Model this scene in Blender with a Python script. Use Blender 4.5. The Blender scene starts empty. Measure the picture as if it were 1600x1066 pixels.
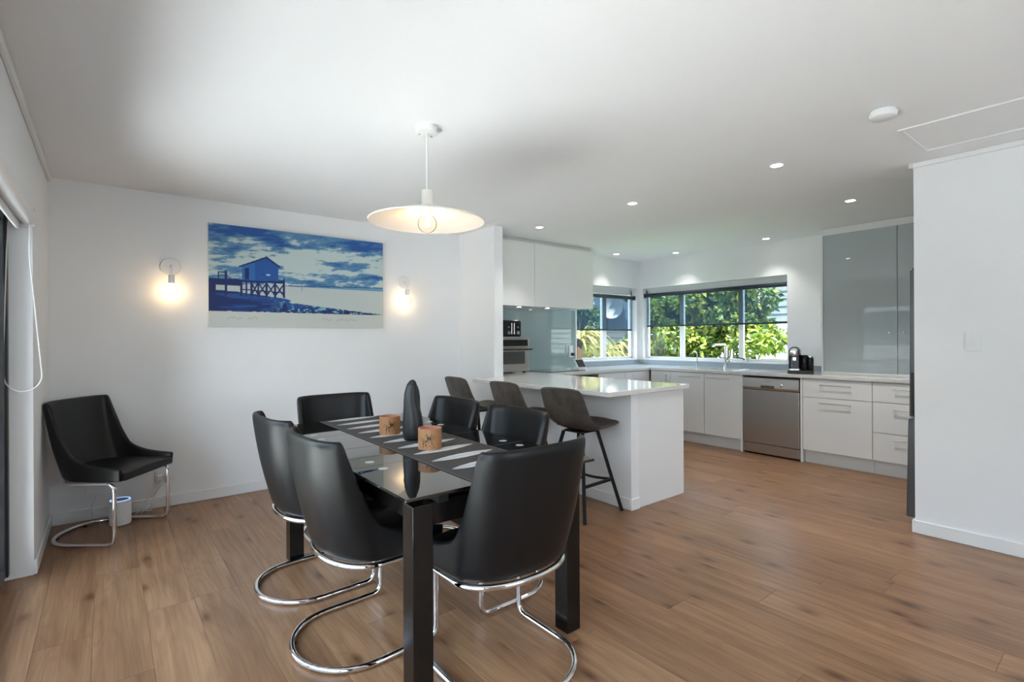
import bpy, bmesh, math, random
import numpy as np
from mathutils import Vector, Matrix
S = bpy.context.scene
C = S.collection
random.seed(7)
rng = np.random.default_rng(7)
pi = math.pi
# ------------------------------------------------------------------ camera
T, ROLL, CAMH, FPX, HOR = 0.6713, -0.0049, 1.2734, 796.6, 529.68
st, ct = math.sin(T), math.cos(T)
r_ = Vector((ct, -st, 0)); up_ = Vector((0, 0, 1)); fw = Vector((st, ct, 0))
rx = (r_ + up_ * ROLL).normalized(); ux = (up_ - r_ * ROLL).normalized()
cam_d = bpy.data.cameras.new('camera'); cam = bpy.data.objects.new('camera', cam_d); C.objects.link(cam)
cam.matrix_world = Matrix(((rx.x, ux.x, -fw.x, 0), (rx.y, ux.y, -fw.y, 0), (rx.z, ux.z, -fw.z, CAMH), (0, 0, 0, 1)))
cam_d.sensor_width = 36; cam_d.lens = 36 * FPX / 1600; cam_d.shift_y = (HOR - 533) / 1600; cam_d.clip_start = 0.02
S.camera = cam
# ------------------------------------------------------------------ world, sun, exposure
W = bpy.data.worlds.new('sky'); S.world = W; W.use_nodes = True
nt = W.node_tree; nt.nodes.clear()
out = nt.nodes.new('ShaderNodeOutputWorld'); bg = nt.nodes.new('ShaderNodeBackground')
tc = nt.nodes.new('ShaderNodeTexCoord'); sep = nt.nodes.new('ShaderNodeSeparateXYZ'); rp = nt.nodes.new('ShaderNodeValToRGB')
nt.links.new(tc.outputs['Generated'], sep.inputs[0]); nt.links.new(sep.outputs['Z'], rp.inputs[0])
rp.color_ramp.elements[0].position = 0.0; rp.color_ramp.elements[0].color = (0.86, 0.925, 1.0, 1)
rp.color_ramp.elements[1].position = 0.8; rp.color_ramp.elements[1].color = (0.48, 0.69, 1.0, 1)
nt.links.new(rp.outputs[0], bg.inputs[0]); nt.links.new(bg.outputs[0], out.inputs[0])
bg.inputs[1].default_value = 5.0
sun_d = bpy.data.lights.new('sun', 'SUN'); sun_d.energy = 17.0; sun_d.angle = math.radians(0.6); sun_d.color = (1.0, 0.95, 0.86)
sun = bpy.data.objects.new('sun', sun_d); C.objects.link(sun)
sun.rotation_euler = Vector((0.22, 0.55, -0.80)).to_track_quat('-Z', 'Y').to_euler()
def portal(loc, nrm, sx, sy):
    l = bpy.data.lights.new('daylight_portal', 'AREA'); l.shape = 'RECTANGLE'; l.size = sx; l.size_y = sy
    l.cycles.is_portal = True
    o = bpy.data.objects.new('daylight_portal', l); C.objects.link(o); o.location = loc
    o.rotation_euler = Vector(nrm).to_track_quat('-Z', 'Z').to_euler()
portal((-0.47, 1.6, 1.0), (1, 0, 0), 4.4, 1.98)
portal((2.2, -3.13, 1.55), (0, 1, 0), 2.0, 1.2)
portal((6.32, 3.64, 1.49), (-1, 0, 0), 2.0, 1.02)
portal((5.45, 4.89, 1.49), (0, -1, 0), 1.25, 1.02)
V = S.view_settings
V.view_transform = 'Standard'; V.look = 'None'; V.gamma = 1.0; V.use_curve_mapping = False; V.exposure = 0.96

# ------------------------------------------------------------------ materials
MATS = {}
def principled(name, col, rough=0.5, metal=0.0, ior=1.5, coat=0.0, spec=None, noise=None, bump=None, emit=None, sheen=0):
    if name in MATS: return MATS[name]
    m = bpy.data.materials.new(name); m.use_nodes = True; n = m.node_tree.nodes; L = m.node_tree.links
    b = n['Principled BSDF']
    b.inputs['Base Color'].default_value = (*col, 1); b.inputs['Roughness'].default_value = rough
    b.inputs['Metallic'].default_value = metal; b.inputs['IOR'].default_value = ior
    b.inputs['Coat Weight'].default_value = coat; b.inputs['Coat Roughness'].default_value = 0.03
    if spec is not None: b.inputs['Specular IOR Level'].default_value = spec
    if emit: b.inputs['Emission Color'].default_value = (*emit[0], 1); b.inputs['Emission Strength'].default_value = emit[1]
    if noise or bump:
        t = n.new('ShaderNodeTexCoord'); mp = n.new('ShaderNodeMapping'); L.new(t.outputs['Object'], mp.inputs[0])
        sc = (noise or bump)[0]; mp.inputs['Scale'].default_value = sc if isinstance(sc, tuple) else (sc,) * 3
        nz = n.new('ShaderNodeTexNoise'); nz.inputs['Scale'].default_value = 1.0; nz.inputs['Detail'].default_value = 4; L.new(mp.outputs[0], nz.inputs['Vector'])
        if noise:
            cr = n.new('ShaderNodeValToRGB'); L.new(nz.outputs['Fac'], cr.inputs[0])
            cr.color_ramp.elements[0].position = 0.3; cr.color_ramp.elements[1].position = 0.7
            cr.color_ramp.elements[0].color = (*col, 1); cr.color_ramp.elements[1].color = (*noise[1], 1)
            L.new(cr.outputs[0], b.inputs['Base Color'])
        if bump:
            if noise:
                nz = n.new('ShaderNodeTexNoise'); nz.inputs['Scale'].default_value = bump[0] if not isinstance(bump[0], tuple) else 1; nz.inputs['Detail'].default_value = 3
                L.new(t.outputs['Object'], nz.inputs['Vector'])
            bm_ = n.new('ShaderNodeBump'); bm_.inputs['Strength'].default_value = bump[1]; bm_.inputs['Distance'].default_value = bump[2] if len(bump) > 2 else 0.002
            L.new(nz.outputs['Fac'], bm_.inputs['Height']); L.new(bm_.outputs[0], b.inputs['Normal'])
    MATS[name] = m; return m
P = principled
wall_m = P('wall_paint', (0.845, 0.845, 0.85), 0.6, noise=(3, (0.86, 0.86, 0.865)))
ceil_m = P('ceiling_paint', (0.87, 0.87, 0.88), 0.7, noise=(2, (0.88, 0.88, 0.89)))
trim_m = P('trim_enamel', (0.84, 0.84, 0.84), 0.3)
cab_m = P('cabinet_white', (0.85, 0.85, 0.845), 0.22)
carc_m = P('cabinet_carcass', (0.70, 0.70, 0.70), 0.4)
kick_m = P('kick_white', (0.74, 0.74, 0.73), 0.4)
quartz_m = P('quartz', (0.74, 0.73, 0.70), 0.07, ior=1.6, noise=(60, (0.78, 0.77, 0.75)))
leather_m = P('black_leather', (0.006, 0.006, 0.0065), 0.38, spec=.32, bump=(260, 0.12, 0.001))
chrome_m = P('chrome', (0.86, 0.86, 0.88), 0.06, 1.0)
satin_m = P('satin_steel', (0.62, 0.61, 0.60), 0.28, 1.0)
steel_m = P('brushed_steel', (0.50, 0.47, 0.45), 0.30, 1.0, bump=((4, 4, 300), 0.12, 0.001))
steelv_m = P('fridge_steel', (0.12, 0.12, 0.125), 0.34, 0.85, bump=((200, 4, 4), 0.1, 0.001))
blackgloss_m = P('black_gloss', (0.006, 0.006, 0.006), 0.08, ior=1.6)
tglass_m = P('black_table_glass', (0.004, 0.004, 0.004), 0.012, ior=2.1)
black_m = P('black_plastic', (0.012, 0.012, 0.012), 0.35)
blackmetal_m = P('black_powder_metal', (0.005, 0.005, 0.005), 0.45, spec=.3)
stool_m = P('brown_suede', (0.050, 0.040, 0.032), 0.50, noise=(14, (0.095, 0.078, 0.065)), bump=(300, 0.1, 0.001))
stoolseat_m = P('dark_brown_pad', (0.035, 0.025, 0.019), 0.45, noise=(14, (0.060, 0.044, 0.033)))
white_m = P('white_plastic', (0.82, 0.82, 0.82), 0.35)
whitemetal_m = P('white_metal', (0.80, 0.80, 0.80), 0.3)
grey_m = P('grey_print', (0.35, 0.35, 0.35), 0.5)
cglass_m = P('painted_glass_grey', (0.470, 0.525, 0.540), 0.015, ior=1.6)
splash_m = P('painted_glass_teal', (0.310, 0.405, 0.415), 0.02, ior=1.65)
upst_m = P('painted_glass_upstand', (0.33, 0.39, 0.43), 0.03)
dark_m = P('dark_recess', (0.01, 0.01, 0.01), 0.6)
vase_m = P('black_ceramic', (0.012, 0.012, 0.012), 0.44)
runner_m = P('woven_charcoal', (0.028, 0.025, 0.023), 0.85, noise=(220, (0.055, 0.050, 0.046)), bump=(400, 0.3, 0.001))
feather_m = P('woven_white', (0.62, 0.62, 0.62), 0.85, noise=(260, (0.40, 0.40, 0.40)))
wood_m = P('block_wood', (0.50, 0.29, 0.15), 0.45, noise=((60, 60, 4), (0.60, 0.38, 0.21)))
cupin_m = P('cup_inside', (0.42, 0.17, 0.10), 0.4)
alu_m = P('bronze_aluminium', (0.025, 0.025, 0.027), 0.4)
frame_m = P('window_frame_white', (0.80, 0.81, 0.83), 0.35)
blindbar_m = P('blind_navy', (0.018, 0.026, 0.045), 0.5)
screen_m = P('tablet_screen', (0.10, 0.11, 0.12), 0.08)
cord_m = P('white_cord', (0.75, 0.74, 0.72), 0.5)
def emis(name, col, s):
    m = bpy.data.materials.new(name); m.use_nodes = True; n = m.node_tree.nodes; n.clear()
    e = n.new('ShaderNodeEmission'); e.inputs[0].default_value = (*col, 1); e.inputs[1].default_value = s
    o = n.new('ShaderNodeOutputMaterial'); m.node_tree.links.new(e.outputs[0], o.inputs[0]); return m
led_m = emis('led_diffuser', (1.0, 0.97, 0.92), 9.0)
fil_m = emis('warm_filament', (1.0, 0.72, 0.38), 26.0)
blue_m = emis('blue_ring', (0.25, 0.45, 1.0), 0.9)
def thin_glass(name, tint, refl_ior=1.45, base=0.0):
    m = bpy.data.materials.new(name); m.use_nodes = True; n = m.node_tree.nodes; n.clear(); L = m.node_tree.links
    o = n.new('ShaderNodeOutputMaterial'); mx = n.new('ShaderNodeMixShader'); tr = n.new('ShaderNodeBsdfTransparent'); gl = n.new('ShaderNodeBsdfGlossy')
    fr = n.new('ShaderNodeFresnel'); fr.inputs[0].default_value = refl_ior; gl.inputs['Roughness'].default_value = 0.0
    tr.inputs[0].default_value = (*tint, 1)
    L.new(fr.outputs[0], mx.inputs[0]); L.new(tr.outputs[0], mx.inputs[1]); L.new(gl.outputs[0], mx.inputs[2]); L.new(mx.outputs[0], o.inputs[0]); return m
pane_m = thin_glass('window_glass', (0.96, 0.98, 0.97), 1.2)
bulb_m = thin_glass('bulb_glass', (1.0, 0.98, 0.95), 1.06)
def screen_fabric():
    m = bpy.data.materials.new('sunscreen_fabric'); m.use_nodes = True; n = m.node_tree.nodes; n.clear(); L = m.node_tree.links
    o = n.new('ShaderNodeOutputMaterial'); mx = n.new('ShaderNodeMixShader'); tr = n.new('ShaderNodeBsdfTransparent'); df = n.new('ShaderNodeBsdfDiffuse'); tl = n.new('ShaderNodeBsdfTranslucent'); ad = n.new('ShaderNodeMixShader')
    df.inputs[0].default_value = (0.06, 0.085, 0.13, 1); tl.inputs[0].default_value = (0.05, 0.07, 0.11, 1); tr.inputs[0].default_value = (0.88, 0.95, 1.0, 1)
    L.new(df.outputs[0], ad.inputs[1]); L.new(tl.outputs[0], ad.inputs[2]); ad.inputs[0].default_value = 0.5
    mx.inputs[0].default_value = 0.36
    L.new(tr.outputs[0], mx.inputs[1]); L.new(ad.outputs[0], mx.inputs[2]); L.new(mx.outputs[0], o.inputs[0]); return m
fabric_m = screen_fabric()
def oak():
    m = bpy.data.materials.new('oak_plank'); m.use_nodes = True; n = m.node_tree.nodes; L = m.node_tree.links; b = n['Principled BSDF']
    t = n.new('ShaderNodeTexCoord'); oi = n.new('ShaderNodeObjectInfo')
    ml = n.new('ShaderNodeVectorMath'); ml.operation = 'SCALE'; ml.inputs[0].default_value = (37, 91, 13); L.new(oi.outputs['Random'], ml.inputs['Scale'])
    ad = n.new('ShaderNodeVectorMath'); ad.operation = 'ADD'; L.new(t.outputs['Object'], ad.inputs[0]); L.new(ml.outputs[0], ad.inputs[1])
    def noise(scale, detail=5, dist=0.0, rough=0.55):
        mp = n.new('ShaderNodeMapping'); mp.inputs['Scale'].default_value = scale; L.new(ad.outputs[0], mp.inputs[0])
        z = n.new('ShaderNodeTexNoise'); z.inputs['Scale'].default_value = 1; z.inputs['Detail'].default_value = detail; z.inputs['Distortion'].default_value = dist; z.inputs['Roughness'].default_value = rough
        L.new(mp.outputs[0], z.inputs['Vector']); return z
    def ramp(src, p0, c0, p1, c1):
        r = n.new('ShaderNodeValToRGB'); e = r.color_ramp.elements; e[0].position = p0; e[0].color = (*c0, 1); e[1].position = p1; e[1].color = (*c1, 1); L.new(src, r.inputs[0]); return r
    def mix(a, b_, fac, mode='MULTIPLY'):
        x = n.new('ShaderNodeMix'); x.data_type = 'RGBA'; x.blend_type = mode
        if isinstance(fac, float): x.inputs[0].default_value = fac
        else: L.new(fac, x.inputs[0])
        L.new(a, x.inputs[6]); L.new(b_, x.inputs[7]); return x.outputs[2]
    g1 = noise((26, 1.1, 1), 6, 0.8); g2 = noise((120, 3.0, 1), 3); g3 = noise((5, 1.4, 1), 3, 0.6); kn = noise((9.0, 3.6, 1), 3, 0.5)
    base = ramp(g1.outputs['Fac'], 0.30, (0.245, 0.124, 0.060), 0.72, (0.385, 0.215, 0.114))
    fine = ramp(g2.outputs['Fac'], 0.30, (0.86, 0.84, 0.82), 0.65, (1.05, 1.05, 1.05))
    c = mix(base.outputs[0], fine.outputs[0], 0.8)
    broad = ramp(g3.outputs['Fac'], 0.35, (0.84, 0.80, 0.78), 0.62, (1.08, 1.08, 1.08)); c = mix(c, broad.outputs[0], 0.8)
    mpv = n.new('ShaderNodeMapping'); mpv.inputs['Scale'].default_value = (4.2, 2.0, 1); L.new(ad.outputs[0], mpv.inputs[0])
    wob = n.new('ShaderNodeMix'); wob.data_type = 'VECTOR'; wob.inputs[0].default_value = 0.09; L.new(mpv.outputs[0], wob.inputs[4]); L.new(kn.outputs['Color'], wob.inputs[5])
    vo = n.new('ShaderNodeTexVoronoi'); vo.voronoi_dimensions = '2D'; vo.inputs['Scale'].default_value = 1.0; L.new(wob.outputs[1], vo.inputs['Vector'])
    sepc = n.new('ShaderNodeSeparateColor'); L.new(vo.outputs['Color'], sepc.inputs[0])
    gate = n.new('ShaderNodeMath'); gate.operation = 'GREATER_THAN'; gate.inputs[1].default_value = 0.30; L.new(sepc.outputs[0], gate.inputs[0])
    kr = ramp(vo.outputs['Distance'], 0.0, (0.34, 0.28, 0.26), 0.19, (1, 1, 1)); k2 = kr.color_ramp.elements.new(0.055); k2.color = (0.60, 0.53, 0.50, 1); k3 = kr.color_ramp.elements.new(0.11); k3.color = (0.88, 0.85, 0.84, 1)
    c = mix(c, kr.outputs[0], gate.outputs[0])
    g5 = noise((4.5, .55, 1), 2, .4); ms = n.new('ShaderNodeMath'); ms.operation = 'MULTIPLY'; ms.inputs[1].default_value = 120.0; L.new(g5.outputs['Fac'], ms.inputs[0])
    sn = n.new('ShaderNodeMath'); sn.operation = 'SINE'; L.new(ms.outputs[0], sn.inputs[0]); cg = ramp(sn.outputs[0], 0.0, (1.0, 1.0, 1.0), 1.0, (0.87, 0.85, 0.83)); c = mix(c, cg.outputs[0], 0.8)
    pv = ramp(oi.outputs['Random'], 0.0, (0.90, 0.88, 0.86), 1.0, (1.10, 1.10, 1.10)); c = mix(c, pv.outputs[0], 1.0)
    L.new(c, b.inputs['Base Color']); b.inputs['Roughness'].default_value = 0.33; b.inputs['IOR'].default_value = 1.45
    bp = n.new('ShaderNodeBump'); bp.inputs['Strength'].default_value = 0.08; bp.inputs['Distance'].default_value = 0.002; L.new(g2.outputs['Fac'], bp.inputs['Height']); L.new(bp.outputs[0], b.inputs['Normal'])
    return m
oak_m = oak()
def vcol_mat(name, rough):
    m = bpy.data.materials.new(name); m.use_nodes = True; n = m.node_tree.nodes; b = n['Principled BSDF']
    a = n.new('ShaderNodeVertexColor'); a.layer_name = 'print'; m.node_tree.links.new(a.outputs[0], b.inputs['Base Color']); b.inputs['Roughness'].default_value = rough; return m
print_m = vcol_mat('printed_canvas', 0.6); cup_m = vcol_mat('printed_wood', 0.4)
def leaf_mat(name, cols):
    m = bpy.data.materials.new(name); m.use_nodes = True; n = m.node_tree.nodes; n.clear(); L = m.node_tree.links
    o = n.new('ShaderNodeOutputMaterial'); g = n.new('ShaderNodeNewGeometry'); r = n.new('ShaderNodeValToRGB'); mx = n.new('ShaderNodeMixShader')
    df = n.new('ShaderNodeBsdfPrincipled'); tl = n.new('ShaderNodeBsdfTranslucent'); df.inputs['Roughness'].default_value = 0.4
    e = r.color_ramp.elements; e[0].color = (*cols[0], 1); e[1].color = (*cols[-1], 1)
    for i, c in enumerate(cols[1:-1]): k = e.new((i + 1) / (len(cols) - 1)); k.color = (*c, 1)
    L.new(g.outputs['Random Per Island'], r.inputs[0]); L.new(r.outputs[0], df.inputs['Base Color']); L.new(r.outputs[0], tl.inputs[0])
    mx.inputs[0].default_value = 0.4; L.new(df.outputs[0], mx.inputs[1]); L.new(tl.outputs[0], mx.inputs[2]); L.new(mx.outputs[0], o.inputs[0]); return m
leafA_m = leaf_mat('leaf_yellow_green', [(0.012, 0.036, 0.005), (0.055, 0.11, 0.010), (0.15, 0.205, 0.018), (0.34, 0.34, 0.06)])
leafB_m = leaf_mat('leaf_deep_green', [(0.012, 0.036, 0.008), (0.036, 0.09, 0.013), (0.10, 0.17, 0.03)])
leafC_m = leaf_mat('leaf_strap', [(0.03, 0.06, 0.01), (0.12, 0.13, 0.025), (0.24, 0.21, 0.06), (0.06, 0.09, 0.018)])
bark_m = P('bark', (0.09, 0.065, 0.045), 0.8, noise=(20, (0.16, 0.12, 0.09)))
grass_m = P('lawn', (0.10, 0.19, 0.04), 0.9, noise=(6, (0.19, 0.27, 0.07)))
board_m = P('weatherboard_white', (0.42, 0.42, 0.41), 0.55)
navy_m = P('navy_wall', (0.035, 0.05, 0.075), 0.6)
deck_m = P('deck_timber', (0.68, 0.66, 0.63), 0.7, noise=((30, 2, 1), (0.74, 0.72, 0.69)))
fence_m = P('fence_grey', (0.22, 0.22, 0.22), 0.7)
sun_block_m = P('sun_block_soffit', (0.75, 0.75, 0.75), 0.7)

# ------------------------------------------------------------------ mesh builder
def root_of(o):
    while o.parent: o = o.parent
    return o
class MB:
    def __init__(s): s.v = []; s.f = []; s.rnd = False
    def add(s, v, f):
        k = len(s.v); s.v += [tuple(p) for p in v]; s.f += [tuple(i + k for i in q) for q in f]; return s
    def box(s, x0, x1, y0, y1, z0, z1, bev=0.0, seg=2):
        if bev <= 0:
            v = [(x, y, z) for z in (z0, z1) for y in (y0, y1) for x in (x0, x1)]
            return s.add(v, [(0, 2, 3, 1), (4, 5, 7, 6), (0, 1, 5, 4), (2, 6, 7, 3), (0, 4, 6, 2), (1, 3, 7, 5)])
        b = bmesh.new(); bmesh.ops.create_cube(b, size=1)
        for q in b.verts: q.co = Vector(((x0 + x1) / 2 + q.co.x * (x1 - x0), (y0 + y1) / 2 + q.co.y * (y1 - y0), (z0 + z1) / 2 + q.co.z * (z1 - z0)))
        bmesh.ops.bevel(b, geom=list(b.edges), offset=bev, segments=seg, affect='EDGES', profile=0.5)
        return s.bm(b)
    def bm(s, b):
        b.verts.index_update(); s.add([q.co[:] for q in b.verts], [[q.index for q in f.verts] for f in b.faces]); b.free(); return s
    def lathe(s, prof, c=(0, 0, 0), n=24, axis='z', cap=True):
        v = []; s.rnd = True
        for r, z in prof:
            for i in range(n):
                a = 2 * pi * i / n; p = (r * math.cos(a), r * math.sin(a), z)
                if axis == 'x': p = (p[2], p[0], p[1])
                if axis == 'y': p = (p[0], p[2], p[1])
                v.append((p[0] + c[0], p[1] + c[1], p[2] + c[2]))
        f = [(j * n + i, j * n + (i + 1) % n, (j + 1) * n + (i + 1) % n, (j + 1) * n + i) for j in range(len(prof) - 1) for i in range(n)]
        if cap: f += [tuple(range(n))[::-1], tuple(range((len(prof) - 1) * n, len(prof) * n))]
        return s.add(v, f)
    def cyl(s, c, r, h, n=20, axis='z', r2=None): return s.lathe([(r, 0), (r if r2 is None else r2, h)], c, n, axis)
    def tube(s, path, r, n=10, closed=False):
        pts = [Vector(p) for p in path]; m = len(pts); v = []; prev = None; s.rnd = True
        for i, p in enumerate(pts):
            a = pts[(i - 1) % m] if closed or i > 0 else p; b = pts[(i + 1) % m] if closed or i < m - 1 else p
            t = (b - a).normalized()
            if prev is None:
                u = t.cross(Vector((0, 0, 1)));
                if u.length < 0.1: u = t.cross(Vector((1, 0, 0)))
                u.normalize()
            else:
                u = prev - t * prev.dot(t); u.normalize()
            prev = u; w = t.cross(u)
            v += [tuple(p + (u * math.cos(2 * pi * k / n) + w * math.sin(2 * pi * k / n)) * r) for k in range(n)]
        R = range(m) if closed else range(m - 1)
        f = [(i * n + k, i * n + (k + 1) % n, ((i + 1) % m) * n + (k + 1) % n, ((i + 1) % m) * n + k) for i in R for k in range(n)]
        if not closed: f += [tuple(range(n))[::-1], tuple(range((m - 1) * n, m * n))]
        return s.add(v, f)
    def prism(s, poly, y0, y1, axis='y'):
        n = len(poly); v = []
        for y in (y0, y1):
            for a, b in poly: v.append((a, y, b) if axis == 'y' else ((y, a, b) if axis == 'x' else (a, b, y)))
        f = [tuple(range(n)), tuple(range(n, 2 * n))[::-1]] + [(i, i + n, (i + 1) % n + n, (i + 1) % n) for i in range(n)]
        return s.add(v, f)
    def beam(s, a, b, w, d=None):
        a, b = Vector(a), Vector(b); t = (b - a).normalized(); u = t.cross(Vector((0, 0, 1)))
        if u.length < 0.05: u = Vector((1, 0, 0))
        u.normalize(); q = t.cross(u); d = d or w; v = []
        for p in (a, b):
            for i, j in ((-1, -1), (1, -1), (1, 1), (-1, 1)): v.append(tuple(p + u * i * w / 2 + q * j * d / 2))
        return s.add(v, [(3, 2, 1, 0), (4, 5, 6, 7)] + [(i, (i + 1) % 4, (i + 1) % 4 + 4, i + 4) for i in range(4)])
    def build(s, name, mat, parent=None, local=False, angle=None, label=None, cat=None, group=None, kind=None, origin=None, subsurf=0, bevel=0):
        v = np.array(s.v, float).reshape(-1, 3); loc = Vector((0, 0, 0))
        if parent is not None:
            if not local: v = v - np.array(root_of(parent).location)
        elif origin is None:
            lo, hi = v.min(0), v.max(0); loc = Vector(((lo[0] + hi[0]) / 2, (lo[1] + hi[1]) / 2, lo[2])); v = v - np.array(loc)
        else: loc = Vector(origin); v = v - np.array(loc)
        me = bpy.data.meshes.new(name); me.from_pydata(v.tolist(), [], s.f); me.validate(); me.update()
        b = bmesh.new(); b.from_mesh(me); bmesh.ops.recalc_face_normals(b, faces=b.faces); b.to_mesh(me); b.free()
        me.shade_smooth(); me.set_sharp_from_angle(angle=math.radians(angle or (50 if s.rnd else 18)))
        me.materials.append(mat)
        o = bpy.data.objects.new(name, me); C.objects.link(o); o.location = loc
        if parent is not None: o.parent = parent
        if bevel: md = o.modifiers.new('bevel', 'BEVEL'); md.width = bevel; md.segments = 2; md.limit_method = 'ANGLE'
        if subsurf: md = o.modifiers.new('sub', 'SUBSURF'); md.levels = subsurf; md.render_levels = subsurf
        tag(o, label, cat, group, kind); return o
def tag(o, label=None, cat=None, group=None, kind=None):
    if label: o['label'] = label
    if cat: o['category'] = cat
    if group: o['group'] = group
    if kind: o['kind'] = kind
    return o
def thing(name, loc, label=None, cat=None, group=None, rz=0, kind=None):
    o = bpy.data.objects.new(name, None); C.objects.link(o); o.location = loc; o.rotation_euler = (0, 0, rz); o.empty_display_size = 0.1
    return tag(o, label, cat, group, kind)
def copy_tree(o, parent=None):
    c = o.copy(); C.objects.link(c); c.parent = parent
    for ch in list(o.children): copy_tree(ch, c)
    return c
def box(name, x0, x1, y0, y1, z0, z1, mat, parent=None, bev=0.0, **k): return MB().box(x0, x1, y0, y1, z0, z1, bev).build(name, mat, parent, **k)
def fillet(pts, rad, n=5, closed=False):
    pts = [Vector(p) for p in pts]; m = len(pts); out_ = []
    for i, p in enumerate(pts):
        if not closed and i in (0, m - 1): out_.append(p); continue
        a, b = pts[(i - 1) % m], pts[(i + 1) % m]; da, db = a - p, b - p
        ang = da.angle(db)
        if ang > math.radians(160): out_.append(p); continue
        r = min(rad, da.length * 0.45, db.length * 0.45); p0, p1 = p + da.normalized() * r, p + db.normalized() * r
        for k in range(n + 1):
            t = k / n; out_.append(p0 * (1 - t) ** 2 + p * 2 * t * (1 - t) + p1 * t * t)
    return out_

# ------------------------------------------------------------------ room constants
XL, YB, XR, CE = -0.316, 4.715, 6.146, 2.40
XW, YW = 4.115, 0.97
YF = -3.0
DY0, DY1, DH = -0.60, 3.80, 2.00
st_ = dict(kind='structure')
# ------------------------------------------------------------------ shell
fl = MB().box(XL - 0.16, XR + 0.16, YF - 0.12, YB + 0.16, -0.16, -0.0125).build('floor', P('subfloor', (0.05, 0.035, 0.025), 0.8), origin=(0, 0, 0), **st_)
PW = 0.192
def planks():
    meshes = {}
    x = XL - 0.12
    while x < XR - 0.005:
        x1 = min(x + PW, XR)
        y = YF - rng.uniform(0, 1.8)
        while y < YB:
            ln = rng.choice([1.15, 1.6, 2.05]); a, b_ = max(y, YF), min(y + ln, YB)
            if b_ - a > 0.05:
                key = (round(x1 - x, 3), round(b_ - a, 3))
                if key not in meshes:
                    w, l = x1 - x - 0.0006, b_ - a - 0.0006; e = 0.0009
                    mb = MB().add([(e, e, 0), (w - e, e, 0), (w - e, l - e, 0), (e, l - e, 0), (0, 0, -e), (w, 0, -e), (w, l, -e), (0, l, -e), (0, 0, -.012), (w, 0, -.012), (w, l, -.012), (0, l, -.012)],
                                  [(0, 1, 2, 3), (8, 11, 10, 9)] + [(i, i + 4, (i + 1) % 4 + 4, (i + 1) % 4) for i in range(4)] + [(i + 4, i + 8, (i + 1) % 4 + 8, (i + 1) % 4 + 4) for i in range(4)])
                    me = bpy.data.meshes.new('plank'); me.from_pydata(mb.v, [], mb.f); me.update()
                    bb = bmesh.new(); bb.from_mesh(me); bmesh.ops.recalc_face_normals(bb, faces=bb.faces); bb.to_mesh(me); bb.free()
                    me.materials.append(oak_m); meshes[key] = me
                o = bpy.data.objects.new('plank', meshes[key]); C.objects.link(o); o.location = (x, a, 0); o.parent = fl
            y += ln
        x += PW
planks()
MB().box(XL - 0.16, XR + 0.16, YF - 0.12, YB + 0.16, CE, CE + 0.05).build('ceiling', ceil_m, **st_)
MB().box(-1.15, 6.85, YF - 0.6, 5.45, CE + 0.055, CE + 0.16).build('sun_block_roof', sun_block_m, **st_)  # unseen overhanging slab, added to keep direct sun out of the sliding door
WT = 0.16
MB().box(XL - WT, XL, DY1, YB, 0, CE).box(XL - WT, XL, DY0, DY1, DH, CE).box(XL - WT, XL, YF, DY0, 0, CE).build('wall_left', wall_m, **st_)
WX0, WX1, WZ0, WZ1, WY0, WY1 = 4.825, 6.085, 0.965, 2.0, 2.63, 4.655
MB().box(XL - WT, WX0, YB, YB + WT, 0, CE).box(WX0, WX1, YB, YB + WT, 0, WZ0).box(WX0, WX1, YB, YB + WT, WZ1, CE).box(WX1, XR + WT, YB, YB + WT, 0, CE).build('wall_back', wall_m, **st_)
MB().box(XR, XR + WT, YF, WY0, 0, CE).box(XR, XR + WT, WY0, WY1, 0, WZ0).box(XR, XR + WT, WY0, WY1, WZ1, CE).box(XR, XR + WT, WY1, YB, 0, CE).build('wall_right', wall_m, **st_)
MB().box(XW, XW + 0.1, YF, YW, 0, CE).build('wall_hall', wall_m, **st_)
FA, FB, FZ0, FZ1 = 1.2, 3.2, .95, 2.15
MB().box(XL - WT, FA, YF - 0.12, YF, 0, CE).box(FA, FB, YF - 0.12, YF, FZ1, CE).box(FA, FB, YF - 0.12, YF, 0, FZ0).box(FB, XR + WT, YF - 0.12, YF, 0, CE).build('wall_front', wall_m, **st_)
w3 = thing('fill_window', ((FA + FB) / 2, YF - .06, FZ0), kind='structure')  # unseen rear window, added to let more daylight into the room
MB().box(FA, FB, YF - .09, YF - .04, FZ0, FZ0 + .05).box(FA, FB, YF - .09, YF - .04, FZ1 - .05, FZ1).box(FA, FA + .05, YF - .09, YF - .04, FZ0 + .05, FZ1 - .05).box(FB - .05, FB, YF - .09, YF - .04, FZ0 + .05, FZ1 - .05).build('window_frame', alu_m, w3)
FM = (FA + FB) / 2
box('mullion', FM - .025, FM + .025, YF - .09, YF - .04, FZ0 + .05, FZ1 - .05, alu_m, w3)
for a, b_ in ((FA + .05, FM - .025), (FM + .025, FB - .05)): box('pane', a, b_, YF - .068, YF - .062, FZ0 + .05, FZ1 - .05, pane_m, w3)
MB().box(XW + 0.1, XR, 0.20, 0.28, 0, CE).build('wall_alcove', wall_m, **st_)
NX0, NX1, NY = 3.010, 3.118, 4.07
MB().box(NX0, NX1, NY, YB, 0, CE).build('wall_nib', wall_m, **st_)
HY = 2.405
MB().box(NX0 + 0.02, NX1, HY, NY, 0, 0.86).build('wall_peninsula', wall_m, **st_)
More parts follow.
